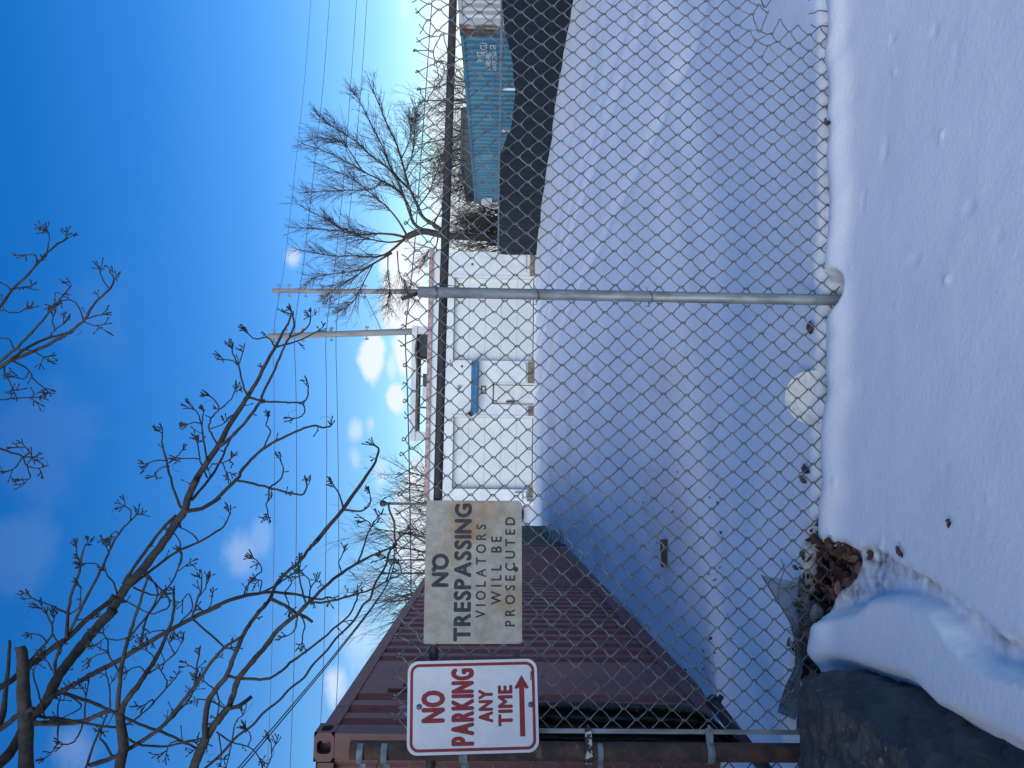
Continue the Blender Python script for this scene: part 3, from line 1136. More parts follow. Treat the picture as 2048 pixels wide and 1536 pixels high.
cab = [(778, 1006), (786, 1045), (792, 1082), (783, 1100), (765, 1140), (742, 1190), (727, 1212), (690, 1260), (652, 1300), (618, 1342), (586, 1374), (548, 1408), (510, 1444), (472, 1477), (416, 1532), (360, 1590)]
P = []
for i, (x, y) in enumerate(cab):
    P.append(at(x, y, 31.1 if i < 3 else cabledepth(x)))
P = smooth_line(P, 5)
P = [p + Vector((0, 0, .05 * math.sin(i * .9))) * (p.y / 30) for i, p in enumerate(P)]
mb = MB()
mb.tube(P, [.0019 * (p.y * .62 + 4) for p in P], 6)
tag(mb.build('service_cable', M['cable'], None, True), 'twisted black service cable looping from the mast to upper left', 'cable')
for dx, lab in ((0, 'upper of two straight thin cables beside the twisted cable'), (7, 'lower of two straight thin cables beside the twisted cable')):
    mb = MB()
    q = [(790, 1120), (777, 1164), (740 + dx * .3, 1219), (684 + dx * .5, 1290), (646 + dx * .6, 1337), (506 + dx, 1502), (472 + dx, 1540), (420 + dx, 1600)]
    P = [at(x, y, cabledepth(x)) for x, y in q]
    mb.tube(smooth_line(P, 3), [.0010 * (p.y * .62 + 4) for p in smooth_line(P, 3)], 5)
    tag(mb.build('thin_cable', M['cable'], None, True), lab, 'cable', 'thin cables at left')


# ------------------------------------------------------------------ distant bare trees
def rnd_dir(d, ang):
    a = d.orthogonal().normalized()
    a = Matrix.Rotation(random.uniform(0, 2 * math.pi), 3, d) @ a
    return (Matrix.Rotation(ang, 3, a) @ d).normalized()


def shoot(mb, p, d, ln, r, lev, lift=.15, n=3, kids=6, bend=.10):
    """a tapering shoot with side shoots"""
    k = 4 if lev else 3
    pts, q, dd = [p], Vector(p), Vector(d)
    for i in range(k):
        dd = (rnd_dir(dd, random.uniform(0, bend * 2)) + Vector((0, 0, lift * .4))).normalized()
        q = q + dd * ln / k
        pts.append(q)
    mb.tube(pts, [r * (1 - .75 * i / k) for i in range(k + 1)], n, False)
    if lev <= 0:
        return
    for i in range(kids):
        t = random.uniform(.22, 1.0) * k
        j = min(int(t), k - 1)
        b = pts[j].lerp(pts[j + 1], t - j)
        seg = (pts[j + 1] - pts[j]).normalized()
        shoot(mb, b, rnd_dir(seg, random.uniform(.4, .85)), ln * random.uniform(.28, .5) * (1.15 - .5 * t / k), max(r * .5, r * .35), lev - 1, lift, n, max(kids - 2, 3), bend)


ZG = {'G': (520, 160, 4.266), 'H': (520, 500, 5.39), 'A': (0, 400, 2.648), 'B': (240, 560, 3.491), 'C': (0, 960, 4.655), 'D': (0, 1206, 4.655),
      'E': (420, 960, 4.655), 'F': (300, 1206, 4.655)}


def px_of(tag_, x, y):
    a, b, s = ZG[tag_]
    return a + x / s, b + y / s


TREE_D = 36.0
FT = [('G', 9.5, 8, [(2200, 1350), (1990, 1345), (1870, 1345), (1700, 1335), (1600, 1330), (1500, 1312), (1400, 1292), (1310, 1312), (1240, 1350)]),
      ('G', 6.5, 1, [(1600, 1320), (1480, 1230), (1390, 1170), (1340, 1060), (1280, 930), (1240, 800), (1170, 560), (1090, 390), (1020, 220), (940, 40)]),
      ('G', 4, .8, [(1280, 930), (1200, 860), (1110, 740), (1060, 600), (960, 400), (850, 180), (800, 120)]),
      ('G', 5, .8, [(1400, 1285), (1310, 1220), (1270, 1090), (1220, 990), (1150, 920), (1040, 860), (880, 780), (740, 700), (560, 610), (350, 540)]),
      ('G', 4, .8, [(1300, 1200), (1240, 1030), (1180, 870), (1100, 760), (940, 640), (860, 560), (740, 470), (620, 400), (500, 310)]),
      ('G', 3, .8, [(1250, 1320), (1180, 1200), (1080, 1080), (960, 980), (840, 880), (700, 800), (450, 700)]),
      ('G', 4, .8, [(1240, 1345), (1150, 1320), (1000, 1310), (880, 1320), (700, 1270), (560, 1190), (320, 1060)]),
      ('G', 3, .8, [(1240, 1360), (1100, 1385), (880, 1345), (700, 1290), (300, 1260)]),
      ('G', 4, .8, [(1240, 1350), (1100, 1470), (980, 1510), (800, 1500), (600, 1500), (300, 1440)]),
      ('H', 3.4, .8, [(1420, 30), (1250, 130), (1120, 200), (1000, 230), (700, 270), (550, 310)]),
      ('H', 2.4, .7, [(1190, 170), (1000, 300), (800, 420), (720, 500)]),
      ('H', 2, .7, [(1220, 150), (1100, 380), (1000, 560), (900, 640)]),
      ('H', 1.8, .7, [(1380, 50), (1380, 250), (1400, 420), (1370, 600)]),
      ('H', 1.8, .7, [(1480, 10), (1500, 250), (1560, 350), (1600, 480)]),
      ('G', 2, .7, [(1235, 790), (1310, 600), (1320, 400), (1340, 220)]),
      ('G', 2, .7, [(1200, 680), (1260, 560), (1290, 420), (1300, 330)]),
      ('G', 2.4, .7, [(1350, 1080), (1440, 960), (1500, 800), (1570, 640)]),
      ('G', 2.6, .7, [(1480, 1230), (1560, 1080), (1650, 920), (1760, 800)]),
      ('G', 2.2, .7, [(1040, 860), (950, 930), (720, 940), (550, 950), (390, 960)]),
      ('G', 2.0, .7, [(880, 785), (760, 600), (690, 520), (480, 490)]),
      ('G', 2.6, .7, [(1700, 1325), (1670, 1240), (1760, 1200), (1850, 1230)]),
      ('G', 2.2, .7, [(1520, 1330), (1500, 1420), (1440, 1450), (1400, 1520)])]
ft = thing('bare_tree', at(997, 478, TREE_D) - Vector((0, 0, 1.6)), 'large leafless spreading tree beyond the right corner of the garage', 'tree', 'bare trees around the yard')
pxm = TREE_D / F_PX
twigs = MB()
for i, (zt, r0, r1, pl) in enumerate(FT):
    P, nn = [], len(pl)
    bow = 0 if i == 0 else random.uniform(-2.0, 2.0)
    for k, (x, y) in enumerate(pl):
        X_, Y_ = px_of(zt, x, y)
        P.append(at(X_, Y_, TREE_D + bow * (k / (nn - 1)) ** 1.3))
    if i == 0:
        b = P[1]
        P[0] = Vector((b.x + .05, b.y, -.5))
    P = smooth_line(P, 3)
    rad = [(r0 + (r1 - r0) * (k / (len(P) - 1)) ** .6) * .82 * pxm for k in range(len(P))]
    mb = MB()
    mb.tube(P, rad, 7)
    mb.build('trunk' if i == 0 else 'limb', M['barkfar'], ft, True)
    if i == 0:
        continue
    tot = sum((P[k + 1] - P[k]).length for k in range(len(P) - 1))
    cnt = int(30 + tot * 6)
    for c in range(cnt):
        t = random.uniform(.18, 1.0) ** .8 * (len(P) - 1)
        j = min(int(t), len(P) - 2)
        seg = (P[j + 1] - P[j]).normalized()
        ln = random.uniform(.8, 1.9) * (1.25 - .7 * t / (len(P) - 1))
        shoot(twigs, P[j].lerp(P[j + 1], t - j), rnd_dir(seg, random.uniform(.35, .8)), ln, .0135, 1, .12, 3, 7)
tw = twigs.build('twigs', M['twigfar'], ft)
tw['kind'] = 'stuff'


def bush(px, py, dep, ht, stems, label, spread=.5, name='bare_shrub', lev=2, lean=0, base=-.4):
    b = at(px, py, dep)
    b.z = base
    t = thing(name, b, label, 'tree' if name == 'bare_tree' else 'shrub', 'bare trees around the yard')
    tws = MB()
    for k in range(stems):
        d = Vector((random.uniform(-spread, spread) + lean, random.uniform(-spread, spread), 1)).normalized()
        p = b + Vector((random.uniform(-.3, .3), random.uniform(-.3, .3), 0))
        mb = MB()
        pts, q, dd = [p], Vector(p), d
        h_ = ht * random.uniform(.7, 1)
        for i in range(6):
            dd = (rnd_dir(dd, random.uniform(0, .16)) + Vector((0, 0, .05))).normalized()
            q = q + dd * h_ / 6
            pts.append(q)
        r_ = .012 * ht + .015
        mb.tube(pts, [r_ * (1 - .13 * i) for i in range(7)], 5)
        mb.build('stem', M['barkfar'], t, True)
        for c in range(int(11 + ht * 3.2)):
            u_ = random.uniform(1.2, 6)
            j = min(int(u_), 5)
            shoot(tws, pts[j].lerp(pts[j + 1], u_ - j), rnd_dir((pts[j + 1] - pts[j]).normalized(), random.uniform(.4, .9)), ht * random.uniform(.18, .36), .016, lev - 1, .1, 3, 5)
    q = tws.build('twigs', M['twigfar'], t)
    q['kind'] = 'stuff'


bush(1000, 250, 44, 7.2, 7, 'tangled bare thicket rising behind the middle of the blue container', .55)
bush(1000, 330, 46, 6.2, 7, 'bare brush between the thicket and the big tree, above the blue roof', .55)
bush(1000, 180, 47, 6.8, 6, 'thin bare brush above the near half of the blue container', .45)
bush(1000, 452, 44, 5.2, 7, 'tall dense brush filling the gap between the blue container and the garage', .7)
bush(1000, 492, 43, 4.2, 5, 'brush rising right behind the garage corner', .6)
bush(1000, 405, 45, 5.0, 6, 'dark brush behind the far end of the blue container', .6)
bush(1000, 430, 38, 4.2, 9, 'dense low bare shrub right of the big tree trunk', .8)
bush(1000, 470, 40, 4.2, 9, 'low twiggy shrub between the big trunk and the garage corner', .7)
bush(1000, 1130, 40, 8.4, 7, 'fan shaped bare tree behind the no trespassing sign', .55, 'bare_tree')
bush(1000, 1030, 41, 7.4, 6, 'bare tree showing left of the service mast', .5, 'bare_tree')
bush(1000, 1190, 34, 6.6, 6, 'bare tree above the far end of the red container', .5, 'bare_tree')

# ------------------------------------------------------------------ overhanging tree in front
BR = [
    # (zoom, r start px, r end px, points)
    ('D', 11, 9, [(-420, 2100), (-180, 1700), (0, 1490), (110, 1370), (210, 1200), (300, 1060), (420, 930), (520, 720), (600, 600), (760, 400), (900, 230), (1060, 60)]),
    ('C', 9, 6.5, [(1030, 1220), (1120, 1080), (1200, 960), (1290, 870), (1400, 740), (1560, 520), (1660, 370), (1720, 280), (1750, 160), (1830, 0)]),
    ('B', 6.5, 1.6, [(460, 1560), (540, 1380), (610, 1270), (690, 1150), (770, 1000), (850, 880), (900, 800), (960, 700), (1030, 560), (1090, 460), (1140, 360), (1180, 290), (1195, 230)]),
    ('C', 3.6, 3.2, [(1150, 970), (1240, 820), (1380, 635), (1500, 470), (1640, 330)]),
    ('C', 4.2, 3.8, [(1720, 290), (1880, 265), (2048, 160)]),
    ('B', 3.8, 1.6, [(680, 1525), (820, 1390), (850, 1330), (920, 1250), (1000, 1180), (1100, 1120), (1230, 1060), (1340, 1020), (1420, 1030), (1470, 1020)]),
    ('B', 2.6, 1.6, [(820, 1400), (900, 1415), (1040, 1450), (1150, 1480), (1270, 1500), (1300, 1460), (1305, 1430)]),
    ('B', 1.8, 1.3, [(1040, 1450), (1100, 1410), (1130, 1370), (1140, 1310), (1120, 1260)]),
    ('E', 1.7, 1.2, [(550, 75), (543, 170), (525, 230), (543, 330)]),
    ('B', 1.8, 1.3, [(1000, 1180), (1040, 1090), (1050, 1050), (1020, 1010), (1035, 965)]),
    ('B', 3.6, 1.8, [(690, 1165), (760, 1110), (830, 1040), (900, 960), (970, 860), (1000, 790), (1080, 620), (1140, 480), (1180, 400), (1215, 310), (1200, 230)]),
    ('B', 2.8, 2.0, [(500, 1540), (620, 1390), (700, 1270), (750, 1150), (800, 1060)]),
    ('B', 2.2, 1.4, [(970, 855), (1080, 850), (1180, 855), (1270, 855), (1310, 810), (1315, 735)]),
    ('B', 1.6, 1.2, [(1270, 855), (1292, 900), (1270, 950), (1210, 965)]),
    ('B', 2.4, 2.2, [(890, 815), (960, 838), (1010, 840)]),
    ('B', 2.2, 1.3, [(1090, 465), (1180, 445), (1280, 410), (1400, 345)]),
    ('B', 2.0, 1.3, [(1180, 400), (1260, 370), (1320, 310), (1330, 250)]),
    ('B', 2.2, 1.3, [(890, 810), (850, 700), (830, 600), (790, 520), (785, 480)]),
    ('B', 1.4, 1.1, [(830, 600), (845, 550), (860, 500)]),
    ('B', 1.4, 1.1, [(820, 590), (770, 560), (720, 555)]),
    ('B', 1.8, 1.2, [(1080, 460), (1030, 400), (940, 410), (890, 365)]),
    ('B', 2.1, 1.2, [(690, 1165), (640, 1080), (620, 1030), (640, 960), (690, 900), (660, 840), (620, 810)]),
    ('B', 1.6, 1.1, [(690, 905), (760, 850), (805, 770)]),
    ('B', 1.4, 1.1, [(625, 1040), (690, 1020), (740, 990)]),
    ('B', 2.1, 1.2, [(610, 1270), (590, 1150), (570, 1020), (545, 930), (510, 900)]),
    ('B', 1.4, 1.1, [(570, 1020), (580, 960), (585, 915)]),
    ('B', 1.4, 1.1, [(560, 1000), (520, 995), (470, 1010)]),
    ('B', 1.9, 1.2, [(610, 1380), (560, 1260), (550, 1180), (540, 1130)]),
    ('B', 1.5, 1.1, [(555, 1250), (490, 1245), (420, 1245)]),
    ('C', 2.9, 1.5, [(1690, 265), (1620, 90), (1590, -20), (1545, -190), (1512, -320), (1512, -450)]),
    ('B', 1.6, 1.1, [(335, 1262), (260, 1262), (190, 1280)]),
    ('B', 1.5, 1.1, [(345, 1300), (290, 1310), (240, 1360)]),
    ('B', 1.5, 1.1, [(340, 1280), (400, 1230), (425, 1200)]),
    ('B', 1.6, 1.1, [(640, 1285), (700, 1280), (770, 1250)]),
    ('B', 1.3, 1.0, [(715, 1280), (730, 1310), (745, 1345)]),
    # limb running under the main one
    ('D', 7, 4.6, [(-260, 960), (0, 790), (130, 700), (250, 600), (400, 490), (560, 370), (640, 320), (800, 160), (1000, 0), (1060, -70)]),
    ('D', 3.2, 3.0, [(590, 350), (545, 450), (520, 530), (505, 650)]),
    ('D', 3.6, 1.5, [(620, 330), (640, 60), (680, -125), (740, -295), (760, -425), (800, -545)]),
    ('C', 1.5, 1.1, [(745, 770), (720, 700), (710, 630)]),
    ('C', 1.6, 1.1, [(940, 835), (915, 795), (880, 778), (790, 780)]),
    ('C', 3.2, 1.4, [(630, 1450), (720, 1270), (830, 1050), (940, 840), (1010, 690), (1050, 590), (1160, 430), (1220, 380), (1270, 320)]),
    ('C', 1.5, 1.1, [(1215, 380), (1212, 285), (1150, 235)]),
    ('C', 1.5, 1.1, [(1110, 515), (1075, 482), (1010, 540)]),
    ('C', 1.3, 1.0, [(1010, 690), (1005, 650), (990, 615)]),
    ('C', 2.3, 1.3, [(640, 1250), (540, 1200), (400, 1140), (280, 1090)]),
    ('C', 1.9, 1.2, [(1090, 1060), (1060, 960), (1000, 890), (985, 850)]),
    ('C', 1.6, 1.2, [(715, 1300), (840, 1300), (930, 1270)]),
    ('C', 1.6, 1.1, [(650, 1250), (740, 1180), (748, 1090), (755, 1000)]),
    ('D', 2.6, 1.3, [(270, 545), (430, 370), (490, 270), (450, 125), (375, 45)]),
    ('D', 1.7, 1.2, [(485, 275), (490, 220), (505, 125)]),
    ('D', 1.7, 1.1, [(430, 370), (390, 310), (280, 285)]),
    ('D', 1.7, 1.3, [(485, 275), (515, 330), (550, 370)]),
    # long limb to the right, crossing
    ('D', 5.4, 4.4, [(330, 1010), (480, 880), (600, 810), (760, 720), (900, 640), (1100, 540), (1290, 420), (1500, 300), (1790, 140), (2048, 20)]),
    ('E', 4.4, 1.6, [(-30, 1225), (150, 1130), (300, 1085), (480, 1050), (600, 1045), (800, 1065), (950, 1100), (1040, 1110), (1090, 1090)]),
    ('C', 2.2, 1.2, [(1785, 1290), (1840, 1110), (1870, 1020), (1880, 900)]),
    ('C', 1.6, 1.1, [(1830, 1165), (1900, 1220), (1960, 1170), (1975, 1080)]),
    ('C', 1.4, 1.1, [(1850, 1090), (1900, 1030), (1930, 960)]),
    ('C', 1.6, 1.1, [(1680, 1320), (1790, 1200), (1760, 1060), (1690, 1130)]),
    ('F', 2.2, 1.7, [(395, 150), (560, 290), (690, 410), (760, 420)]),
    ('E', 1.7, 1.1, [(310, 1090), (350, 980), (440, 880), (480, 850), (460, 780), (410, 730)]),
    ('E', 1.5, 1.1, [(462, 1050), (485, 950), (455, 930)]),
    ('E', 2.1, 1.3, [(480, 1048), (600, 990), (700, 920), (800, 850), (830, 760)]),
    ('E', 1.6, 1.1, [(690, 1050), (760, 960), (720, 890)]),
    ('E', 1.6, 1.1, [(690, 1050), (722, 1120), (745, 1190)]),
    # upright stem with two forks
    ('D', 11, 9, [(1000, 2300), (1060, 1800), (1110, 1536), (1150, 1350), (1130, 1150), (1110, 1010)]),
    ('D', 5, 2.0, [(1095, 1020), (1110, 800), (1130, 600), (1180, 380), (1220, 250), (1290, 30), (1340, -126), (1380, -246)]),
    ('D', 6, 2.2, [(1130, 1020), (1180, 900), (1300, 750), (1370, 640), (1450, 520), (1530, 350), (1590, 200), (1620, 34), (1610, -106)]),
    ('D', 2.3, 1.3, [(1215, 305), (1380, 110), (1500, -56), (1600, -196), (1680, -366), (1690, -456)]),
    ('D', 2.5, 1.4, [(1300, 410), (1360, 154), (1450, -16), (1460, -146), (1370, -270)]),
    ('D', 1.8, 1.2, [(1590, 205), (1570, 255), (1450, 260), (1350, 290)]),
    ('D', 2.0, 1.2, [(1370, 660), (1500, 580), (1620, 480), (1700, 350)]),
    ('D', 1.5, 1.1, [(1620, 480), (1600, 420), (1570, 370)]),
    ('D', 1.6, 1.1, [(1440, 540), (1420, 490), (1360, 430)]),
    ('D', 1.5, 1.1, [(1350, 640), (1300, 590), (1200, 625)]),
    ('D', 2.0, 1.2, [(1105, 640), (1010, 470), (1005, 350), (950, 275)]),
    ('D', 1.6, 1.1, [(1000, 465), (920, 480), (845, 520)]),
    ('D', 1.6, 1.1, [(990, 450), (930, 420), (885, 400)]),
    ('D', 1.6, 1.1, [(1190, 320), (1090, 350), (1000, 330), (935, 355)]),
    ('D', 2.0, 1.3, [(1020, 985), (1020, 800), (985, 650)]),
    ('D', 2.0, 1.2, [(785, 1085), (800, 880), (830, 720)]),
    ('D', 1.5, 1.1, [(800, 870), (770, 800), (690, 800)]),
    # pale broken limb, low crossing limbs
    ('D', 5.5, 4.0, [(300, 1120), (600, 1118), (780, 1100), (940, 1030), (1030, 1005)]),
    ('D', 3.6, 2.4, [(500, 815), (760, 890), (960, 970), (1120, 1050), (1300, 1130), (1500, 1200), (1720, 1300), (1860, 1370)]),
    ('D', 3.0, 1.4, [(340, 1050), (550, 1075), (800, 1120), (950, 1150), (1090, 1150), (1200, 1120), (1300, 1050), (1420, 940), (1560, 780), (1640, 690)]),
    ('D', 1.8, 1.2, [(1555, 790), (1550, 720), (1510, 650)]),
    ('D', 1.6, 1.1, [(1430, 940), (1420, 900), (1350, 945)]),
    ('D', 2.6, 2.0, [(790, 1560), (900, 1250), (1000, 1040)]),
    ('D', 2.6, 1.6, [(1190, 1260), (1320, 1320), (1560, 1330), (1720, 1290), (1890, 1255)]),
    ('D', 1.7, 1.1, [(540, 1080), (540, 960), (560, 900)]),
    ('D', 1.9, 1.1, [(545, 1100), (535, 1290), (480, 1390), (440, 1430)]),
    ('D', 1.9, 1.1, [(770, 1120), (710, 1270), (640, 1310), (580, 1320)]),
    ('D', 1.8, 1.2, [(420, 1080), (370, 880), (310, 650), (360, 560)]),
    ('D', 1.7, 1.1, [(650, 860), (760, 960), (640, 1040), (540, 1090)]),
    ('D', 1.6, 1.1, [(480, 630), (450, 560), (400, 515)]),
    ('D', 2.6, 1.5, [(1050, 1430), (980, 1310), (930, 1260), (950, 1210)]),
    # the long limb across the left sky
    ('C', 3.2, 2.0, [(1220, 985), (1360, 880), (1500, 770), (1680, 650), (1850, 580), (2048, 460)]),
    ('E', 2.0, 1.3, [(85, 465), (130, 430), (165, 365), (190, 310)]),
    ('C', 1.5, 1.1, [(1680, 650), (1670, 560), (1610, 490)]),
    ('C', 1.5, 1.1, [(1850, 580), (1800, 510), (1660, 430)]),
    ('C', 1.5, 1.1, [(1690, 670), (1690, 760), (1650, 850), (1740, 790)]),
    ('C', 2.1, 1.4, [(1240, 1000), (1330, 1040), (1420, 1070), (1510, 1070)]),
    ('C', 2.0, 1.4, [(1370, 880), (1440, 960), (1530, 1050), (1575, 1110), (1570, 1180), (1480, 1225), (1390, 1240), (1140, 1110)]),
    # lower left: two thick limbs
    ('F', 10, 6, [(330, 1760), (400, 1560), (450, 1420), (520, 1260), (600, 1130), (700, 1010), (745, 960)]),
    ('F', 6, 4, [(735, 975), (790, 800), (840, 680), (960, 540), (1080, 400), (1200, 240), (1360, 110), (1450, 20)]),
    ('E', 4, 1.4, [(870, 1190), (920, 1140), (1060, 1000), (1230, 860), (1380, 770), (1540, 690), (1700, 620), (1740, 560), (1820, 490)]),
    ('F', 4.4, 3.6, [(740, 980), (840, 950), (945, 868)]),
    ('E', 2.6, 1.4, [(915, 1148), (1080, 1135), (1300, 1080), (1500, 1020), (1640, 940), (1770, 880), (1768, 800)]),
    ('E', 1.8, 1.2, [(1640, 940), (1690, 800), (1730, 680)]),
    ('E', 1.4, 1.0, [(1685, 790), (1660, 750), (1635, 720)]),
    ('E', 2.1, 1.2, [(1380, 765), (1440, 590), (1500, 430), (1570, 340)]),
    ('E', 1.5, 1.1, [(1495, 430), (1480, 390), (1440, 380)]),
    ('E', 1.5, 1.1, [(1230, 860), (1200, 780), (1230, 700)]),
    ('E', 2.3, 1.4, [(890, 1140), (850, 1000), (820, 850)]),
    ('E', 1.7, 1.1, [(920, 1130), (940, 1000), (1000, 930)]),
    ('E', 1.5, 1.1, [(940, 1000), (920, 930), (870, 880)]),
    ('E', 3.8, 3.0, [(800, 1245), (880, 1270), (950, 1320)]),
    ('E', 1.8, 1.1, [(810, 1260), (800, 1360), (770, 1420), (720, 1450)]),
    ('E', 1.8, 1.2, [(850, 1275), (880, 1350), (862, 1440), (858, 1530)]),
    ('F', 6, 3.6, [(515, 1270), (510, 1100), (550, 900), (620, 800), (720, 660), (780, 500), (880, 280), (960, 150), (1080, 0)]),
    ('E', 3.6, 3.0, [(440, 1240), (560, 1100), (600, 1000), (680, 890), (830, 760), (900, 670)]),
    ('E', 3.0, 4.8, [(900, 670), (960, 600), (1000, 560)]),
    ('E', 4.8, 1.7, [(1000, 560), (1040, 505), (1240, 270), (1430, 0), (1520, -130), (1572, -277), (1530, -330)]),
    ('F', 3.2, 1.6, [(725, 680), (850, 700), (1080, 705), (1200, 650), (1350, 520), (1600, 340), (1720, 230), (1850, 120), (1910, 0), (1940, -80)]),
    ('E', 3.6, 3.2, [(560, 1100), (700, 1170), (800, 1240)]),
    ('E', 2.2, 1.3, [(1240, 275), (1210, 150), (1150, 50)]),
    ('E', 2.2, 1.2, [(1245, 275), (1410, 290), (1490, 220), (1490, 130)]),
    ('F', 4.6, 2.8, [(-560, 1510), (-340, 1440), (-200, 1360), (0, 1235), (130, 1130), (300, 920), (440, 740), (580, 540), (700, 410), (840, 320)]),
    ('F', 2.6, 1.5, [(140, 1140), (260, 1010), (380, 870), (420, 720)]),
    ('F', 2.2, 1.6, [(430, 730), (440, 580), (460, 470)]),
    ('F', 1.5, 1.1, [(440, 640), (400, 600), (360, 580)]),
    ('F', 2.0, 1.2, [(620, 830), (640, 950), (620, 1090)]),
    ('F', 1.8, 1.3, [(690, 975), (560, 910), (440, 895)]),
    ('F', 1.7, 1.2, [(605, 830), (560, 770), (490, 725)]),
    ('F', 1.8, 1.2, [(620, 1200), (760, 1290), (920, 1340), (1040, 1460)]),
    ('F', 1.6, 1.1, [(760, 1290), (740, 1400), (710, 1530)]),
    ('F', 1.6, 1.1, [(765, 1270), (800, 1110), (875, 1030)]),
    ('F', 1.5, 1.1, [(910, 1335), (940, 1260), (925, 1205)]),
    ('F', 1.7, 1.1, [(640, 1230), (660, 1350), (660, 1480)]),
    ('F', 1.8, 1.1, [(480, 1350), (420, 1300), (320, 1290), (200, 1300), (150, 1380)]),
    ('F', 1.6, 1.0, [(1080, 1540), (1130, 1420), (1120, 1280)]),
    ('F', 1.4, 1.0, [(1130, 1400), (1160, 1330)]),
    # from above the frame
    ('A', 4.2, 1.6, [(-160, 980), (0, 885), (60, 850), (180, 800), (300, 745), (380, 690), (450, 630), (500, 550), (580, 470), (605, 420)]),
    ('A', 3.3, 1.3, [(-60, 905), (0, 852), (80, 790), (150, 720), (220, 640), (300, 550), (340, 500), (375, 455)]),
    ('A', 3.0, 2.2, [(50, 852), (130, 790), (240, 735), (340, 710), (370, 698)]),
    ('A', 1.4, 1.1, [(575, 468), (550, 430), (530, 385)]),
    ('A', 1.4, 1.1, [(440, 635), (420, 570), (375, 530), (320, 535)]),
    ('A', 1.4, 1.1, [(460, 630), (500, 615), (540, 605)]),
    ('A', 1.4, 1.1, [(445, 640), (480, 660), (520, 670)]),
    ('A', 1.5, 1.1, [(265, 720), (290, 690), (345, 650)]),
    ('A', 1.4, 1.1, [(290, 690), (280, 650), (280, 610)]),
    ('A', 1.6, 1.1, [(90, 790), (170, 800), (240, 840)]),
    ('A', 1.9, 1.2, [(60, 850), (150, 900), (180, 950), (250, 1010)]),
    ('A', 1.5, 1.1, [(155, 910), (130, 945), (100, 945)]),
    ('A', 1.7, 1.1, [(30, 865), (25, 920), (60, 980), (70, 1010)]),
    ('A', 1.5, 1.1, [(75, 790), (50, 740), (0, 730)]),
    ('A', 3.1, 1.7, [(-130, 740), (0, 570), (60, 480), (150, 390), (220, 310), (290, 245), (360, 200)]),
    ('A', 1.6, 1.1, [(250, 275), (258, 220), (260, 180)]),
    ('A', 1.5, 1.1, [(195, 335), (185, 290), (125, 290)]),
    ('A', 1.6, 1.2, [(65, 480), (35, 455), (0, 435)]),
    ('A', 1.5, 1.1, [(70, 472), (105, 465), (140, 460)]),
    ('A', 1.8, 1.2, [(-90, 640), (0, 585), (80, 600), (135, 575)]),
    ('A', 2.0, 1.2, [(-120, 1040), (0, 1055), (80, 1050), (180, 1045)]),
    ('A', 2.5, 1.5, [(-140, 1270), (0, 1315), (70, 1340), (130, 1360), (175, 1360)]),
    ('A', 1.6, 1.1, [(120, 1358), (145, 1410), (215, 1420)]),
    ('A', 1.5, 1.1, [(145, 1410), (160, 1465), (140, 1480)]),
    ('A', 1.5, 1.1, [(115, 1365), (95, 1400), (60, 1430)]),
    ('A', 1.5, 1.1, [(135, 1358), (155, 1330), (130, 1305)]),
    # broken snags
    ('D', 15, 9, [(260, 2000), (245, 1536), (242, 1200), (222, 900), (213, 600), (205, 480), (186, 405)]),
    ('D', 7, 2.6, [(-120, 1400), (20, 1060), (45, 850), (80, 600), (88, 345)]),
    ('D', 6, 4.5, [(-200, 1290), (0, 1170), (100, 1100), (180, 1030), (310, 985)]),
]
TRUNK = Vector((-3.45, 3.55, -.3))
ov = thing('overhanging_tree', TRUNK, 'leafless knobbly twigged tree hanging its branches over the fence from upper left', 'tree')
done = []            # (px, py, depth) of every laid point
twg = MB()
FREE = 0.0


def field(x, y):
    return 4.3 + .35 * math.sin(x * .006 + 1) + .3 * math.sin(y * .005)


def bud(mb, p, d, r):
    mb.tube([p, p + d * r * 2.2, p + d * r * 4.6, p + d * r * 6.2], [r * .95, r * 1.5, r * 1.15, r * .3], 5)


def knob(mb, p, d, ln, r, lev):
    """a crooked spur that forks and ends in swollen buds"""
    pts, q, dd = [p], Vector(p), Vector(d)
    k = 3
    for i in range(k):
        dd = rnd_dir(dd, random.uniform(.05, .38))
        dd = (dd + Vector((.05, 0, .10))).normalized()
        q = q + dd * ln / k
        pts.append(q)
    mb.tube(pts, [r, r * .95, r * .9, r * .9], 4, False)
    bud(mb, pts[-1], dd, r)
    if lev > 0:
        for i in range(random.choice((1, 2, 2, 3))):
            j = random.randint(1, k - 1)
            knob(mb, pts[j], rnd_dir(dd, random.uniform(.5, 1.0)), ln * random.uniform(.35, .62), r * .9, lev - 1)
    elif random.random() < .5:
        bud(mb, pts[1], rnd_dir(dd, .9), r * .8)


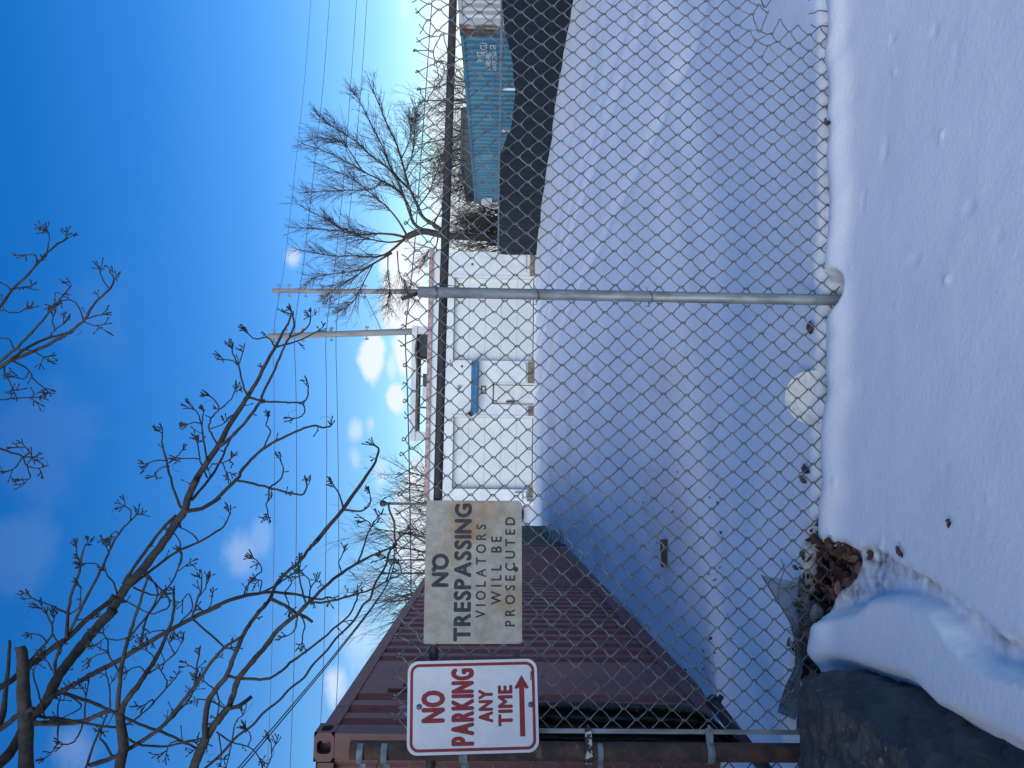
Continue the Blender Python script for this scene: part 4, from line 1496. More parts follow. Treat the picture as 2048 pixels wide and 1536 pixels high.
firsts = {}
for i, (zt, r0, r1, pl) in enumerate(BR):
    pp = [px_of(zt, x, y) for x, y in pl]
    x0, y0 = pp[0]
    best = None
    for (a, b, dd) in done:
        q = (a - x0) ** 2 + (b - y0) ** 2
        if best is None or q < best[0]:
            best = (q, dd)
    d0 = best[1] if best and best[0] < 14 ** 2 else field(x0, y0)
    slope = random.uniform(-.0016, .0016)
    acc = 0.0
    P = []
    dens = []
    for k, (x, y) in enumerate(pp):
        if k:
            acc += math.hypot(x - pp[k - 1][0], y - pp[k - 1][1])
        dp = d0 + slope * acc + .04 * math.sin(acc * .03 + i)
        dp = min(max(dp, 3.2), 5.6)
        P.append(at(x, y, dp))
        dens.append((x, y, dp))
    for k in range(len(dens) - 1):
        for j in range(8):
            t = j / 8
            done.append(tuple(dens[k][c] * (1 - t) + dens[k + 1][c] * t for c in range(3)))
    done.append(dens[-1])
    firsts[i] = P[0]
    P = smooth_line(P, 4)
    nP = len(P)
    # small crooks so that no run is drawn with a ruler
    P = [p + Vector((random.gauss(0, 1), random.gauss(0, 1), random.gauss(0, 1))) * (.0016 if r0 < 4 else .0014) if 0 < k < nP - 1 else p for k, p in enumerate(P)]
    rad = []
    for k in range(nP):
        t = k / (nP - 1)
        rr = (r0 * (1 - t) + r1 * t) / F_PX * P[k].y
        rad.append(rr * random.uniform(.93, 1.10))
    mb = MB()
    mb.tube(P, rad, 8 if r0 > 4 else 5)
    big = r0 > 4
    pale = (zt == 'D' and r0 == 5.5)
    ob = mb.build('limb' if big else 'branch', M['barkpale'] if pale else M['bark'], ov, True)
    if r0 == 15:
        ob['label'] = 'thick broken snag with a jagged end'
    if pale:
        ob['label'] = 'pale peeled broken limb'
    stub = (zt, r0) in (('D', 15), ('D', 7), ('F', 4.4), ('D', 5.5)) or (zt == 'E' and r0 == 3.8)
    if stub:
        continue
    tip = (P[-1] - P[-2]).normalized()
    rk = max(1.05 / F_PX * P[-1].y, .0026)
    if r1 < 1.9:
        knob(twg, P[-1], tip, random.uniform(.03, .06), rk, 1)
        for c in range(random.choice((1, 2, 2))):
            knob(twg, P[-2], rnd_dir(tip, random.uniform(.5, .9)), random.uniform(.04, .08), rk, 1)
    tot = sum((P[k + 1] - P[k]).length for k in range(nP - 1))
    cnt = int(tot / (.21 if r0 < 3 else .40))
    for c in range(cnt):
        t = random.uniform(.25, .97) * (nP - 1)
        j = min(int(t), nP - 2)
        seg = (P[j + 1] - P[j]).normalized()
        knob(twg, P[j].lerp(P[j + 1], t - j), rnd_dir(seg, random.uniform(.6, 1.2)), random.uniform(.03, .085), rk * random.uniform(.8, 1.0), random.choice((0, 1)))
    if random.random() < .22:                                   # a dry curled tendril
        q, dd, pts = P[-1], rnd_dir(tip, .5), [P[-1]]
        ax = rnd_dir(dd, 1.5)
        for c in range(9):
            dd = (Matrix.Rotation(.22 + .03 * c, 3, ax) @ dd).normalized()
            q = q + dd * .016
            pts.append(q)
        twg.tube(pts, .0011, 3, False)
q = twg.build('twigs', M['bark'], ov)
q['kind'] = 'stuff'
# trunk and the crown limb above the frame
mb = MB()
top = Vector((-3.1, 3.75, 5.6))
mb.tube([TRUNK + Vector((0, 0, -.2)), TRUNK + Vector((0, 0, .5)), Vector((-3.4, 3.6, 2.4)), Vector((-3.3, 3.7, 4.0)), top], [.34, .24, .21, .18, .13], 12)
mb.build('trunk', M['bark'], ov, True)
mb = MB()
crown = [top, Vector((-2.2, 3.9, 5.9)), Vector((-1.0, 4.2, 5.7)), Vector((.1, 4.4, 5.2)), Vector((.6, 4.45, 4.9))]
mb.tube(smooth_line(crown, 4), [.10 - .07 * k / 16 for k in range(17)], 8)
mb.build('limb', M['bark'], ov, True)
cs = smooth_line(crown, 4)
for i, (zt, r0, r1, pl) in enumerate(BR):
    x, y = px_of(zt, *pl[0])
    if not (x < -8 or y > 1540):
        continue
    s = firsts[i]
    if zt == 'A':
        e = min(cs, key=lambda c_: (c_ - s).length + (.5 if c_.x > s.x + .3 else 0))
    else:
        e = Vector((-3.35, 3.65, max(1.6, min(5.3, s.z - .2))))
    mb = MB()
    m_ = s.lerp(e, .5) + Vector((0, 0, .12))
    r_ = r0 / F_PX * s.y
    mb.tube(smooth_line([s, m_, e], 4), [r_ * (1 + .5 * k / 8) for k in range(9)], 7)
    mb.build('limb', M['bark'], ov, True)

# ------------------------------------------------------------------ the chain-link fence
fence = thing('chain_link_fence', F0 + Vector((0, 0, -.1)), 'galvanised chain link fence with dark top rail along the snowy verge', 'fence')


def fpt(s, z, off=0.0):
    p = F0 + FE * s + FN * off
    return Vector((p.x, p.y, z))


def s_of(px, py):
    return (fence_pt(px, py) - F0).dot(FE)


S_BAR, S_POST, S_MID = s_of(1200, 1461), s_of(1200, 1503), s_of(1200, 592)
WST, HST = .0357, .0433
NW = int((2.35 - S_BAR) / WST)
ZB = -.17
NH = int((1.58 - ZB) / HST)
s_d, z_d = s_of(895, 135), 1.53
s_d2, z_d2 = s_of(1540, 45), .16


def node(i, j):
    """mesh crossing number i along, j up, with its dents"""
    s = S_BAR + i * WST
    z = ZB + j * HST
    rs_ = random.Random(i * 7919 + j * 104729)
    a = .0016
    q = math.exp(-((s - s_d) / .17) ** 2 - ((z - z_d) / .10) ** 2)
    q2 = math.exp(-((s - s_d2) / .14) ** 2 - ((z - z_d2) / .12) ** 2)
    a += .017 * q + .014 * q2
    if z > 1.49:
        a += .004
    edge = min(1, i / 3)
    ds = rs_.gauss(0, a) * edge + .006 * math.sin(z * 2.1 + s) * edge
    dz = rs_.gauss(0, a) + .007 * math.sin(s * 1.9 + .7) + .004 * math.sin(s * 5.2)
    dz += -.030 * q - .012 * max(0, min(1, (s - .7) / 1.2)) * (z / 1.5)
    of = .010 * math.sin(s * 1.3) * math.sin(z * 1.7) + rs_.gauss(0, a * .6) + .02 * q2
    return fpt(s + ds, z + dz, of)


HK = .0040
for i in range(NW):
    pts = []
    sA = S_BAR + i * WST
    jmax = NH if (i % 2 == 0) else NH
    for j in range(jmax + 1):
        right = (i + j) % 2
        n0 = node(i + right, j)
        right2 = (i + j + 1) % 2
        n1 = node(i + right2, j + 1)
        zmid = n0.z
        if sA > s_d2 - .02 - .25 * max(0, zmid - .05) and -.085 + .05 * math.sin(i) < zmid < .115 + .03 * math.sin(i * 2.3):
            pts = []
            continue
        if i == 0 and right == 0:
            n0 = n0 + FE * .0
        sg = 1 if right else -1
        side_ = 1 if right else -1                       # front on the way up-left, back on the way up-right
        e = FE * sg
        pts.append(n0 + e * HK - UZ * .002)
        pts.append(n0 + e * HK * .4 + UZ * .0055 + FN * side_ * .0022)
        mid = n0.lerp(n1, .5)
        bowz = Vector((0, 0, -.0008))
        pts.append(n0.lerp(n1, .28) + FN * side_ * .0056 + e * .0009)
        pts.append(n0.lerp(n1, .72) + FN * side_ * .0056 - e * .0009)
        pts.append(n1 - e * (-HK * .4) * -1 + UZ * -.0055 + FN * side_ * .0022)
    if len(pts) < 4:
        continue
    # cut or knuckled end
    last = pts[-1]
    kk = random.random()
    d_ = (last - pts[-2]).normalized()
    if kk < .75:
        up_ = UZ * .012
        pts += [last + d_ * .006 + up_ * .4, last + up_ * 1.1 - FN * .004, last + up_ * .7 - FE * .006 * (1 if i % 2 else -1) + FN * .004, last - UZ * .002 + FN * .006]
    else:
        pts += [last + d_ * .012 + UZ * .006, last + d_ * .02 + UZ * random.uniform(-.004, .018)]
    mb = MB()
    mb.tube(pts, .00225, 5)
    mb.build('mesh_wire', M['wire'], fence, True)
    # lower remnant of a torn wire
    if sA > s_d2 - .03 and i % 2 == 0:
        b = node(i, 2)
        q = [b + UZ * -.08, b + UZ * -.01 + FE * .01, b + UZ * .02 - FE * .012 + FN * .015, b + UZ * random.uniform(.03, .055) + FE * random.uniform(-.02, .03)]
        mb = MB()
        mb.tube(smooth_line(q, 4), .00225, 5)
        mb.build('mesh_wire', M['wire'], fence, True)
# top rail: dark pipe behind the mesh, in one run
mb = MB()
RZ = 1.463
mb.tube([fpt(S_POST - .35, RZ + .004, -.025), fpt(S_POST, RZ, -.025), fpt(0, RZ + .002, -.025), fpt(1.2, RZ - .004, -.025), fpt(2.5, RZ - .006, -.025)], .0168, 12)
mb.build('top_rail', M['darkrail'], fence, True)
# galvanised line post, open at the top, with its wire ties
zt = fence_pt(836, 584, .027).z
mid_b, mid_t = fence_pt(1650, 600, .027), fence_pt(836, 584, .027)
dv_ = (mid_t - mid_b).normalized()
post = MB()
R1 = .0213
nseg = 16
for (ra, rb) in ((R1, R1 - .003),):
    ring = []
    for k in range(nseg):
        a_ = 2 * math.pi * k / nseg
        ring.append(FE * math.cos(a_) + FN * math.sin(a_))
    lo_o = [mid_b - dv_ * .3 + r_ * ra for r_ in ring]
    hi_o = [mid_t + r_ * ra for r_ in ring]
    hi_i = [mid_t + r_ * rb for r_ in ring]
    lo_i = [mid_t - dv_ * .08 + r_ * rb for r_ in ring]
    post.add(lo_o + hi_o + hi_i + lo_i, [(k, (k + 1) % nseg, nseg + (k + 1) % nseg, nseg + k) for k in range(nseg)] +
             [(nseg + k, nseg + (k + 1) % nseg, 2 * nseg + (k + 1) % nseg, 2 * nseg + k) for k in range(nseg)] +
             [(2 * nseg + k, 2 * nseg + (k + 1) % nseg, 3 * nseg + (k + 1) % nseg, 3 * nseg + k) for k in range(nseg)] + [tuple(range(3 * nseg, 4 * nseg))])
po = post.build('line_post', M['galv'], fence, True)
po['label'] = 'bare galvanised line post in the middle of the fence'
mb = MB()
mb.tube([fence_pt(838, 586, .02), fence_pt(820, 592, .03), fence_pt(803, 598, .035)], .0078, 8)
mb.build('broken_rod', M['darkrail'], po, True)
mb = MB()
ra = R1 + .003
for k in range(2):
    mb.tube([mid_t - dv_ * (.07 + k * .003) + FE * math.cos(a) * ra + FN * math.sin(a) * ra for a in [x * .4 - .3 for x in range(10)]], .0022, 5)
mb.tube([mid_t - dv_ * .05 + FE * .02, mid_t - dv_ * .08 + FE * .03 + FN * .01, mid_t - dv_ * .16 + FE * .024], .0018, 5)
mb.build('wire_tie', M['wire'], po, True)
for px_, py_ in ((1074, 590), (1300, 594)):
    c = fence_pt(px_, py_, .027)
    mb = MB()
    loop = [c + FE * math.cos(a) * ra + FN * math.sin(a) * ra + UZ * .004 * math.cos(a * 1.3) for a in [x * .45 - .9 for x in range(12)]]
    mb.tube(loop, .0018, 5)
    e = loop[-1]
    mb.tube([e, e + FN * .01 - FE * .02, e + FN * .02 - FE * .025 + UZ * .014], .0018, 5)
    mb.tube([loop[0], loop[0] - FN * .02 + FE * .015, loop[0] + FE * .03 + UZ * .008], .0018, 5)
    mb.build('wire_tie', M['wire'], po, True)
# rusty terminal post at the left, tension bar and straps
pb, pt_ = fence_pt(1640, 1506, .0), fence_pt(701, 1500, .0)
mb = MB()
dp = (pt_ - pb).normalized()
PR = .0325
mb.tube([pb - dp * .25, pb, pt_ - dp * .002, pt_], [PR, PR, PR, PR * .985], 20)
tp = mb.build('terminal_post', M['rust'], fence, True)
tp['label'] = 'thick rusty brown terminal post at the left end'
mb = MB()
mb.box(fpt(S_BAR - .010, fence_pt(1640, 1462).z, -.004), FE * .0155, FN * .005, UZ * (fence_pt(822, 1461).z - fence_pt(1640, 1462).z))
mb.build('tension_bar', M['galv'], fence)


def strap(px, mat_, to_bar, wid, left=0.0):
    c = fence_pt(px, 1504)
    e1, e2 = FE, FN
    path = []
    if to_bar:
        path += [c + e1 * (S_BAR - S_POST + .012) + e2 * .008, c + e1 * .045 + e2 * .012]
    rr = PR + .0035
    for k in range(11):
        a = math.pi * (0.16 + .84 * k / 10)
        path.append(c + e1 * math.cos(a) * rr + e2 * math.sin(a) * rr)
    if left:
        path += [c - e1 * (rr + .002) - e2 * .012 - UZ * .004, c - e1 * (rr + left) - e2 * .014 - UZ * .012]
    elif to_bar:
        path += [c - e1 * rr - e2 * .02]
    mb = MB()
    vs, fs = [], []
    for k, p in enumerate(path):
        t = (path[min(k + 1, len(path) - 1)] - path[max(k - 1, 0)]).normalized()
        o_ = t.cross(UZ).normalized()
        if o_.dot(p - c) < 0:
            o_ = -o_
        z_ = UZ * wid / 2
        vs += [p - z_, p + z_, p + z_ + o_ * .003, p - z_ + o_ * .003]
    for k in range(len(path) - 1):
        for j in range(4):
            fs.append((k * 4 + j, k * 4 + (j + 1) % 4, k * 4 + 4 + (j + 1) % 4, k * 4 + 4 + j))
    fs += [(0, 1, 2, 3), tuple((len(path) - 1) * 4 + j for j in range(4))]
    mb.add(vs, fs)
    if to_bar:
        q = path[0] + e2 * .004
        mb.tube([q - e2 * .012 + e1 * .004, q + e2 * .008 + e1 * .004], .006, 8)
    return mb.build('strap', mat_, tp)


strap(722, M['strap'], False, .021, .10)
strap(770, M['strap'], False, .021, .10)
strap(927, M['strap'], False, .030, .04)
s_ = strap(1176, M['peeled'], True, .024)
s_['label'] = 'strap with flaking white paint'
strap(1199, M['strap'], False, .019, .10)
strap(1418, M['strap'], True, .026)
mb = MB()
for k in range(3):
    z0 = pt_.z - .10 - k * .004
    c = fence_pt(765, 1520)
    mb.tube(smooth_line([c + UZ * .01, c + FE * -.02 + FN * .03 + UZ * .016, c - FE * .03 + FN * .03 - UZ * .02 * k, c - FE * .05 - UZ * .05], 4), .0012, 4)
mb.build('wire_scrap', M['wire'], tp, True)
# mesh that goes on left of the terminal post
s_left = S_POST - .045
for i in range(12):
    pts = []
    for j in range(NH + 1):
        r_ = (i + j) % 2
        sg = 1 if r_ else -1
        p = fpt(s_left - i * WST + (0 if r_ else -WST), ZB + j * HST, -.03)
        pts += [p + FE * sg * .003, p + FE * sg * .001 + UZ * .006 + FN * sg * .003]
    mb = MB()
    mb.tube(pts, .00225, 5)
    mb.build('mesh_wire', M['wire'], fence, True)
# lower end of a few rail-height loose wires near the rail
for (pp_, r_) in (([(818, 1290), (822, 1272), (832, 1262), (838, 1278), (852, 1288)], .0019), ([(866, 140), (878, 150), (868, 165), (880, 182), (872, 120)], .0019),
                  ([(864, 186), (872, 172), (884, 160), (880, 150)], .003), ([(868, 128), (876, 135), (886, 122), (893, 128), (884, 140)], .0019)):
    mb = MB()
    mb.tube(smooth_line([fence_pt(x, y, .006) for x, y in pp_], 4), r_, 5)
    mb.build('loose_wire', M['wire'], fence, True)

# ------------------------------------------------------------------ signs
# no trespassing
SO = fence_pt(847, 1288, .014)
S_TR, S_BR, S_BL = fence_pt(852.7, 1001, .014), fence_pt(1044.4, 1001.5, .014), fence_pt(1043.7, 1288, .014)
ex = (S_TR - SO).normalized()
ey = FN.cross(ex)
if ey.z > 0:
    ey = -ey
SW, SH = (S_TR - SO).length, ((S_BL - SO).length + (S_BR - S_TR).length) / 2
nt_ = thing('trespassing_sign', SO + ex * SW / 2 + ey * SH, 'old cream metal NO TRESPASSING sign with rust stains, wired to the fence', 'sign')
mb = MB()
c_ = .004
poly = [(c_, 0), (SW - c_, 0), (SW, c_), (SW, SH - .012), (SW - .010, SH - .001), (c_, SH), (0, SH - c_), (0, c_)]
mb.prism([(a, b) for a, b in poly], SO - FN * .002, ex, ey, FN, .002)
mb.build('plate', M['signold'], nt_)
for body, x0, x1, y0, y1, bo, gp in (('NO', .39, .624, .067, .247, .0034, .12), ('TRESPASSING', .017, .979, .297, .480, .0034, .06), ('VIOLATORS', .176, .83, .522, .629, .0010, .30),
                                     ('WILL BE', .267, .744, .680, .790, .0010, .30), ('PROSECUTED', .118, .883, .824, .930, .0010, .30)):
    lettering(body, SO, ex, ey, (x0 * SW + bo, x1 * SW - bo, y0 * SH + bo, y1 * SH - bo), M['ink'], nt_, bold=bo, gap=gp)
for (a, b) in ((.512, .09), (.512, .935)):
    p = SO + ex * a * SW + ey * b * SH
    mb = MB()
    mb.tube([p + FN * .0005, p + FN * .003, p + FN * .005], [.0085, .0085, .004], 12)
    mb.build('rivet', M['rust'], nt_, True)
for (px_, py_) in ((846, 1286), (1043, 1286), (852, 1003)):
    p = fence_pt(px_, py_, .014)
    mb = MB()
    mb.tube(smooth_line([p - FN * .012, p + FN * .004 + UZ * .006, p + FN * .006 - FE * .006, p - FN * .010 - FE * .010 - UZ * .004], 4), .0016, 5)
    mb.build('wire_tie', M['wire'], nt_, True)

# no parking
PSI = R(15)
pe = Vector((math.cos(PSI), math.sin(PSI), 0))
pn = Vector((math.sin(PSI), -math.cos(PSI), 0))
pc0 = fence_pt(945.5, 1412.8, .055)
ctr = on_plane(945.5, 1412.8, pc0, pn)
tilt = R(2.7) - ROLL
px_ax = pe * math.cos(tilt) + UZ * math.sin(tilt) * 1
pd_ax = (-UZ) * math.cos(tilt) + pe * math.sin(tilt)
KW, KH = .307, .458
KO = ctr - px_ax * KW / 2 - pd_ax * KH / 2
ps = thing('parking_sign', ctr + pd_ax * KH / 2, 'white NO PARKING ANY TIME sign with red border and arrow on the rusty post', 'sign')


def rrect(x0, x1, y0, y1, r_, k=6):
    out = []
    for cx, cy, a0 in ((x1 - r_, y1 - r_, 0), (x0 + r_, y1 - r_, 90), (x0 + r_, y0 + r_, 180), (x1 - r_, y0 + r_, 270)):
        for j in range(k + 1):
            a = R(a0 + 90 * j / k)
            out.append((cx + r_ * math.cos(a), cy + r_ * math.sin(a)))
    return out


mb = MB()
mb.prism(rrect(0, KW, 0, KH, .036), KO - pn * .002, px_ax, pd_ax, pn, .002)
mb.build('plate', M['signwhite'], ps)
mb = MB()
o1, o2 = rrect(.0095, KW - .0095, .0095, KH - .0095, .030), rrect(.0195, KW - .0195, .0195, KH - .0195, .021)
nn = len(o1)
mb.add([KO + px_ax * a + pd_ax * b + pn * .0005 for a, b in o1 + o2], [(i, (i + 1) % nn, nn + (i + 1) % nn, nn + i) for i in range(nn)])
mb.build('border', M['red'], ps)
for body, x0, x1, y0, y1, bo, m_, gp in (('NO', .335, .682, .105, .290, .0044, 'red', .06), ('PARKING', .087, .913, .333, .513, .0042, 'red', .10), ('ANY', .323, .680, .543, .656, .0030, 'red', .06),
                                         ('TIME', .280, .720, .693, .807, .0030, 'red', .08), ('TOH', .765, .860, .945, .968, .0009, 'black', .05)):
    lettering(body, KO, px_ax, pd_ax, (x0 * KW + bo, x1 * KW - bo, y0 * KH + bo, y1 * KH - bo), M[m_], ps, bold=bo, nrm=pn, gap=gp)
mb = MB()
ar = [(.17, .858), (.690, .858), (.672, .838), (.688, .822), (.825, .878), (.688, .934), (.672, .918), (.690, .898), (.17, .898)]
mb.face(*[KO + px_ax * a * KW + pd_ax * b * KH + pn * .0005 for a, b in ar])
mb.build('arrow', M['red'], ps)
for (a, b) in ((.51, .09), (.504, .945)):
    p = KO + px_ax * a * KW + pd_ax * b * KH
    mb = MB()
    mb.tube([p + pn * .0003, p + pn * .0022, p + pn * .003, p + pn * .008, p + pn * .0095], [.0095, .0095, .0065, .006, .0035], 12)
    mb.tube([p - pn * .10, p], .004, 6)
    mb.build('bolt', M['bolt'], ps, True)

# ------------------------------------------------------------------ plastic, netting, pipe behind the fence
mb = MB()
c = fence_pt(814, 1416, -.01)
vs = []
for i in range(9):
    for j in range(7):
        vs.append(c + FE * (-.028 + .007 * i + random.gauss(0, .002)) + UZ * (-.05 + .014 * j - .012 * abs(i - 4) * (j / 8)) + FN * (random.gauss(0, .006) + .01 * math.sin(i * 1.7)))
mb.add(vs, [(i * 7 + j, i * 7 + 7 + j, i * 7 + 8 + j, i * 7 + j + 1) for i in range(8) for j in range(6)])
tag(mb.build('plastic_scrap', M['film'], None, True), 'torn dark plastic scrap snagged on fence top above the parking sign', 'plastic')

nets = thing('black_netting', fence_pt(1450, 1440, -.15), 'bunched black plastic netting hanging behind the rusty post', 'netting')
PN0 = F0 - FN * .14


def npx(x, y):
    return on_plane(x, y, PN0, FN)


edgeL = [(1000, 1403), (1150, 1404), (1300, 1407), (1385, 1412), (1420, 1432), (1452, 1458), (1486, 1492)]
edgeR = [(1000, 1500), (1150, 1505), (1300, 1510), (1400, 1512), (1440, 1515), (1470, 1518), (1500, 1520)]
vs = []
NU, NV = 26, 60
for j in range(NV + 1):
    t = j / NV * (len(edgeL) - 1)
    k = min(int(t), len(edgeL) - 2)
    f_ = t - k
    a = Vector(edgeL[k]).lerp(Vector(edgeL[k + 1]), f_)
    b = Vector(edgeR[k]).lerp(Vector(edgeR[k + 1]), f_)
    for i in range(NU + 1):
        q = a.lerp(b, i / NU)
        p = npx(q.x + random.gauss(0, 1.5), q.y)
        vs.append(p + FN * (.035 * math.sin(i * 1.15 + .3 * math.sin(j * .4)) + random.gauss(0, .006)))
mb = MB()
mb.add(vs, [(j * (NU + 1) + i, j * (NU + 1) + i + 1, (j + 1) * (NU + 1) + i + 1, (j + 1) * (NU + 1) + i) for j in range(NV) for i in range(NU)])
mb.build('folds', M['netting'], nets, True)
mb = MB()
for k in range(300):
    j, i = random.randint(0, NV - 2), random.randint(0, NU - 4)
    w = [Vector(vs[(j + int(random.random() * 2)) * (NU + 1) + i + m]) + FN * (.012 + random.random() * .02) for m in range(4)]
    mb.tube(w, .0016, 3, False)
q = mb.build('strands', M['plastic'], nets)
q['kind'] = 'stuff'

bp_ = thing('black_pipe', on_z(1440, 1430, -.2), 'black plastic pipe with a side branch poking out of snow behind the netting', 'pipe')
a = on_plane(1424, 1402, F0 - FN * .55, FN)
b = on_plane(1480, 1474, F0 - FN * .35, FN)
dd = (b - a).normalized()
mb = MB()
mb.tube([a, a + dd * .03, b + dd * .3], [.027, .0255, .0255], 14)
mb.tube([a - dd * .004, a + dd * .025], .031, 14)
mb.build('tube', M['plastic'], bp_, True)
mb = MB()
q = a + dd * .03
e_ = on_plane(1444, 1391, F0 - FN * .52, FN)
mb.tube([q, q.lerp(e_, .5), e_], [.014, .012, .011], 10)
mb.build('branch_pipe', M['plastic'], bp_, True)

# ------------------------------------------------------------------ crumpled poultry wire at the foot of the fence
pw = MB()
PWE = [(1522, 1150), (1540, 1180), (1562, 1215), (1580, 1245), (1592, 1290), (1590, 1335), (1572, 1370), (1562, 1400), (1556, 1425)]
PWR = [(1608, 1168), (1618, 1190), (1622, 1225), (1618, 1250), (1612, 1290), (1604, 1335), (1600, 1370), (1598, 1400), (1590, 1440)]


def pw_pt(t, u_):
    t *= len(PWE) - 1.001
    k = int(t)
    f_ = t - k
    a = Vector(PWE[k]).lerp(Vector(PWE[k + 1]), f_)
    b = Vector(PWR[k]).lerp(Vector(PWR[k + 1]), f_)
    q = a.lerp(b, u_)
    off = -.14 + .11 * u_ + .035 * math.sin(t * 2.2 + u_ * 2) + .02 * math.sin(u_ * 7 + t)
    return on_plane(q.x, q.y, F0 + FN * off, FN)


NT, NUu = 46, 12
for i in range(NUu):
    pts = []
    for j in range(NT + 1):
        w_ = (i + (.5 if j % 2 else -.5) * .95) / NUu
        pts.append(pw_pt(j / NT, min(max(w_, 0), 1)))
    pw.tube(pts, .0016, 3, False)
    pts = [pw_pt(j / NT, min(max((i + .5 + (.5 if j % 2 else -.5) * -.95 * -1) / NUu, 0), 1)) for j in range(NT + 1)]
for i in range(NUu + 1):
    pts = []
    for j in range(NT + 1):
        w_ = (i - (.5 if j % 2 else -.5) * .95) / NUu
        pts.append(pw_pt(j / NT, min(max(w_, 0), 1)))
    pw.tube(pts, .0016, 3, False)
for u_ in (0, 1):
    pw.tube([pw_pt(j / 40, u_) for j in range(41)], .0016, 4, False)
tag(pw.build('poultry_wire', M['meshfine'], None), 'crumpled strip of fine poultry wire behind the fence above the dead leaves', 'wire mesh')

# ------------------------------------------------------------------ plate, board, hose, stones, leaves, twigs
pl_c = on_plane(1628, 796, F0 - FN * .06, FN)
mb = MB()
RP = .108
nrm = (FN * .92 + UZ * .38).normalized()
u1 = FE
u2 = nrm.cross(u1).normalized()
if u2.z < 0:
    u2 = -u2
rings = [(0, 0), (.35, 0), (.62, .002), (.68, .006), (1.0, .017)]
NS = 72
vs = []
for (rr, hh) in rings:
    for k in range(NS):
        a = 2 * math.pi * k / NS
        flute = .0032 * math.sin(k * math.pi / 2) if rr > .65 else 0
        wob = .010 * math.sin(a * 2 + .5) * rr
        vs.append(pl_c + (u1 * math.cos(a) + u2 * math.sin(a)) * (RP * rr) + nrm * (hh + flute + wob))
mb.add(vs, [(i * NS + k, i * NS + (k + 1) % NS, (i + 1) * NS + (k + 1) % NS, (i + 1) * NS + k) for i in range(1, len(rings) - 1) for k in range(NS)] + [tuple(NS + k for k in range(NS))])
tag(mb.build('paper_plate', M['paper'], None, False), 'white fluted paper plate standing half buried in snow behind the fence', 'plate')

bd = on_z(1327, 1108, -.26)
mb = MB()
b_ = snow_z(bd.x, bd.y)
for (dx, l_, h_) in ((-.12, .16, .035), (.02, .11, .045)):
    e1 = Vector((math.cos(.1), math.sin(.1), 0))
    mb.box(Vector((bd.x + dx, bd.y, b_ - .005)), e1 * l_, Vector((-.02, .09, .01)), UZ * h_)
tag(mb.build('wood_board', M['wood'], None), 'short dark broken board lying on the yard snow beyond the fence', 'board')

hc = on_z(1121, 1083, -.27)
mb = MB()
for k in range(4):
    pts = [hc + Vector((math.cos(a) * .24, math.sin(a) * .2, .05 + .07 * k + .02 * math.sin(a * 3))) for a in [x * 2 * math.pi / 18 for x in range(19)]]
    mb.tube(pts, .045, 6)
tag(mb.build('coiled_hose', M['galv'], None, True), 'coiled ribbed grey hose at the foot of the green container', 'hose')


def leaf(mb, p, size, nrm, yaw):
    n_ = nrm.normalized()
    a = n_.orthogonal().normalized()
    a = Matrix.Rotation(yaw, 3, n_) @ a
    b = n_.cross(a)
    cu = random.uniform(.15, .7)
    st = [(-.5, 0), (-.2, .26), (.12, .30), (.38, .17), (.55, 0)]
    ridge = [p + a * x * size + n_ * (cu * size * (x * x)) for x, w in st]
    l1 = [p + a * (x + random.gauss(0, .04)) * size + b * w * size + n_ * (cu * size * (x * x + w * random.uniform(.3, 1.3))) for x, w in st[1:4]]
    l2 = [p + a * (x + random.gauss(0, .04)) * size - b * w * size + n_ * (cu * size * (x * x + w * random.uniform(.3, 1.3))) for x, w in st[1:4]]
    mb.add(ridge + l1 + l2, [(0, 1, 5), (1, 2, 6, 5), (2, 3, 7, 6), (3, 4, 7), (0, 8, 1), (1, 8, 9, 2), (2, 9, 10, 3), (3, 10, 4)])


pitx = [p.x for p in PIT]
pity = [p.y for p in PIT]
cand = []
while len(cand) < 1000:
    x = np.random.RandomState(len(cand) * 13 + random.randint(0, 10 ** 6)).uniform(min(pitx), max(pitx), 60)
    y = np.array([random.uniform(min(pity), max(pity)) for _ in range(60)])
    d_ = sdist(PIT, x.reshape(1, -1), y.reshape(1, -1))[0]
    for a, b, c in zip(x, y, d_):
        if c < .004:
            cand.append((a, b, c))
zs = snow(np.array([[c[0] for c in cand]]), np.array([[c[1] for c in cand]]))[0][0]
l1, l2 = MB(), MB()
for k, ((x, y, d_), z) in enumerate(zip(cand[:1000], zs)):
    p = Vector((x, y, z + random.uniform(.000, .034)))
    leaf(l1 if random.random() < .68 else l2, p, random.uniform(.022, .052), Vector((random.gauss(0, .8), random.gauss(-.2, .8), 1)), random.uniform(0, 6.28))
l1.v, l2.v = l1.v, l2.v
lo1 = l1.build('leaf_litter', M['leaf'], None, True)
tag(lo1, 'heap of dark brown dead leaves in the melt pit along the fence', 'leaves', kind='stuff')
lo2 = l2.build('leaf_litter', M['leaf2'], None, True)
tag(lo2, 'paler tan dead leaves mixed through the heap by the fence', 'leaves', kind='stuff')

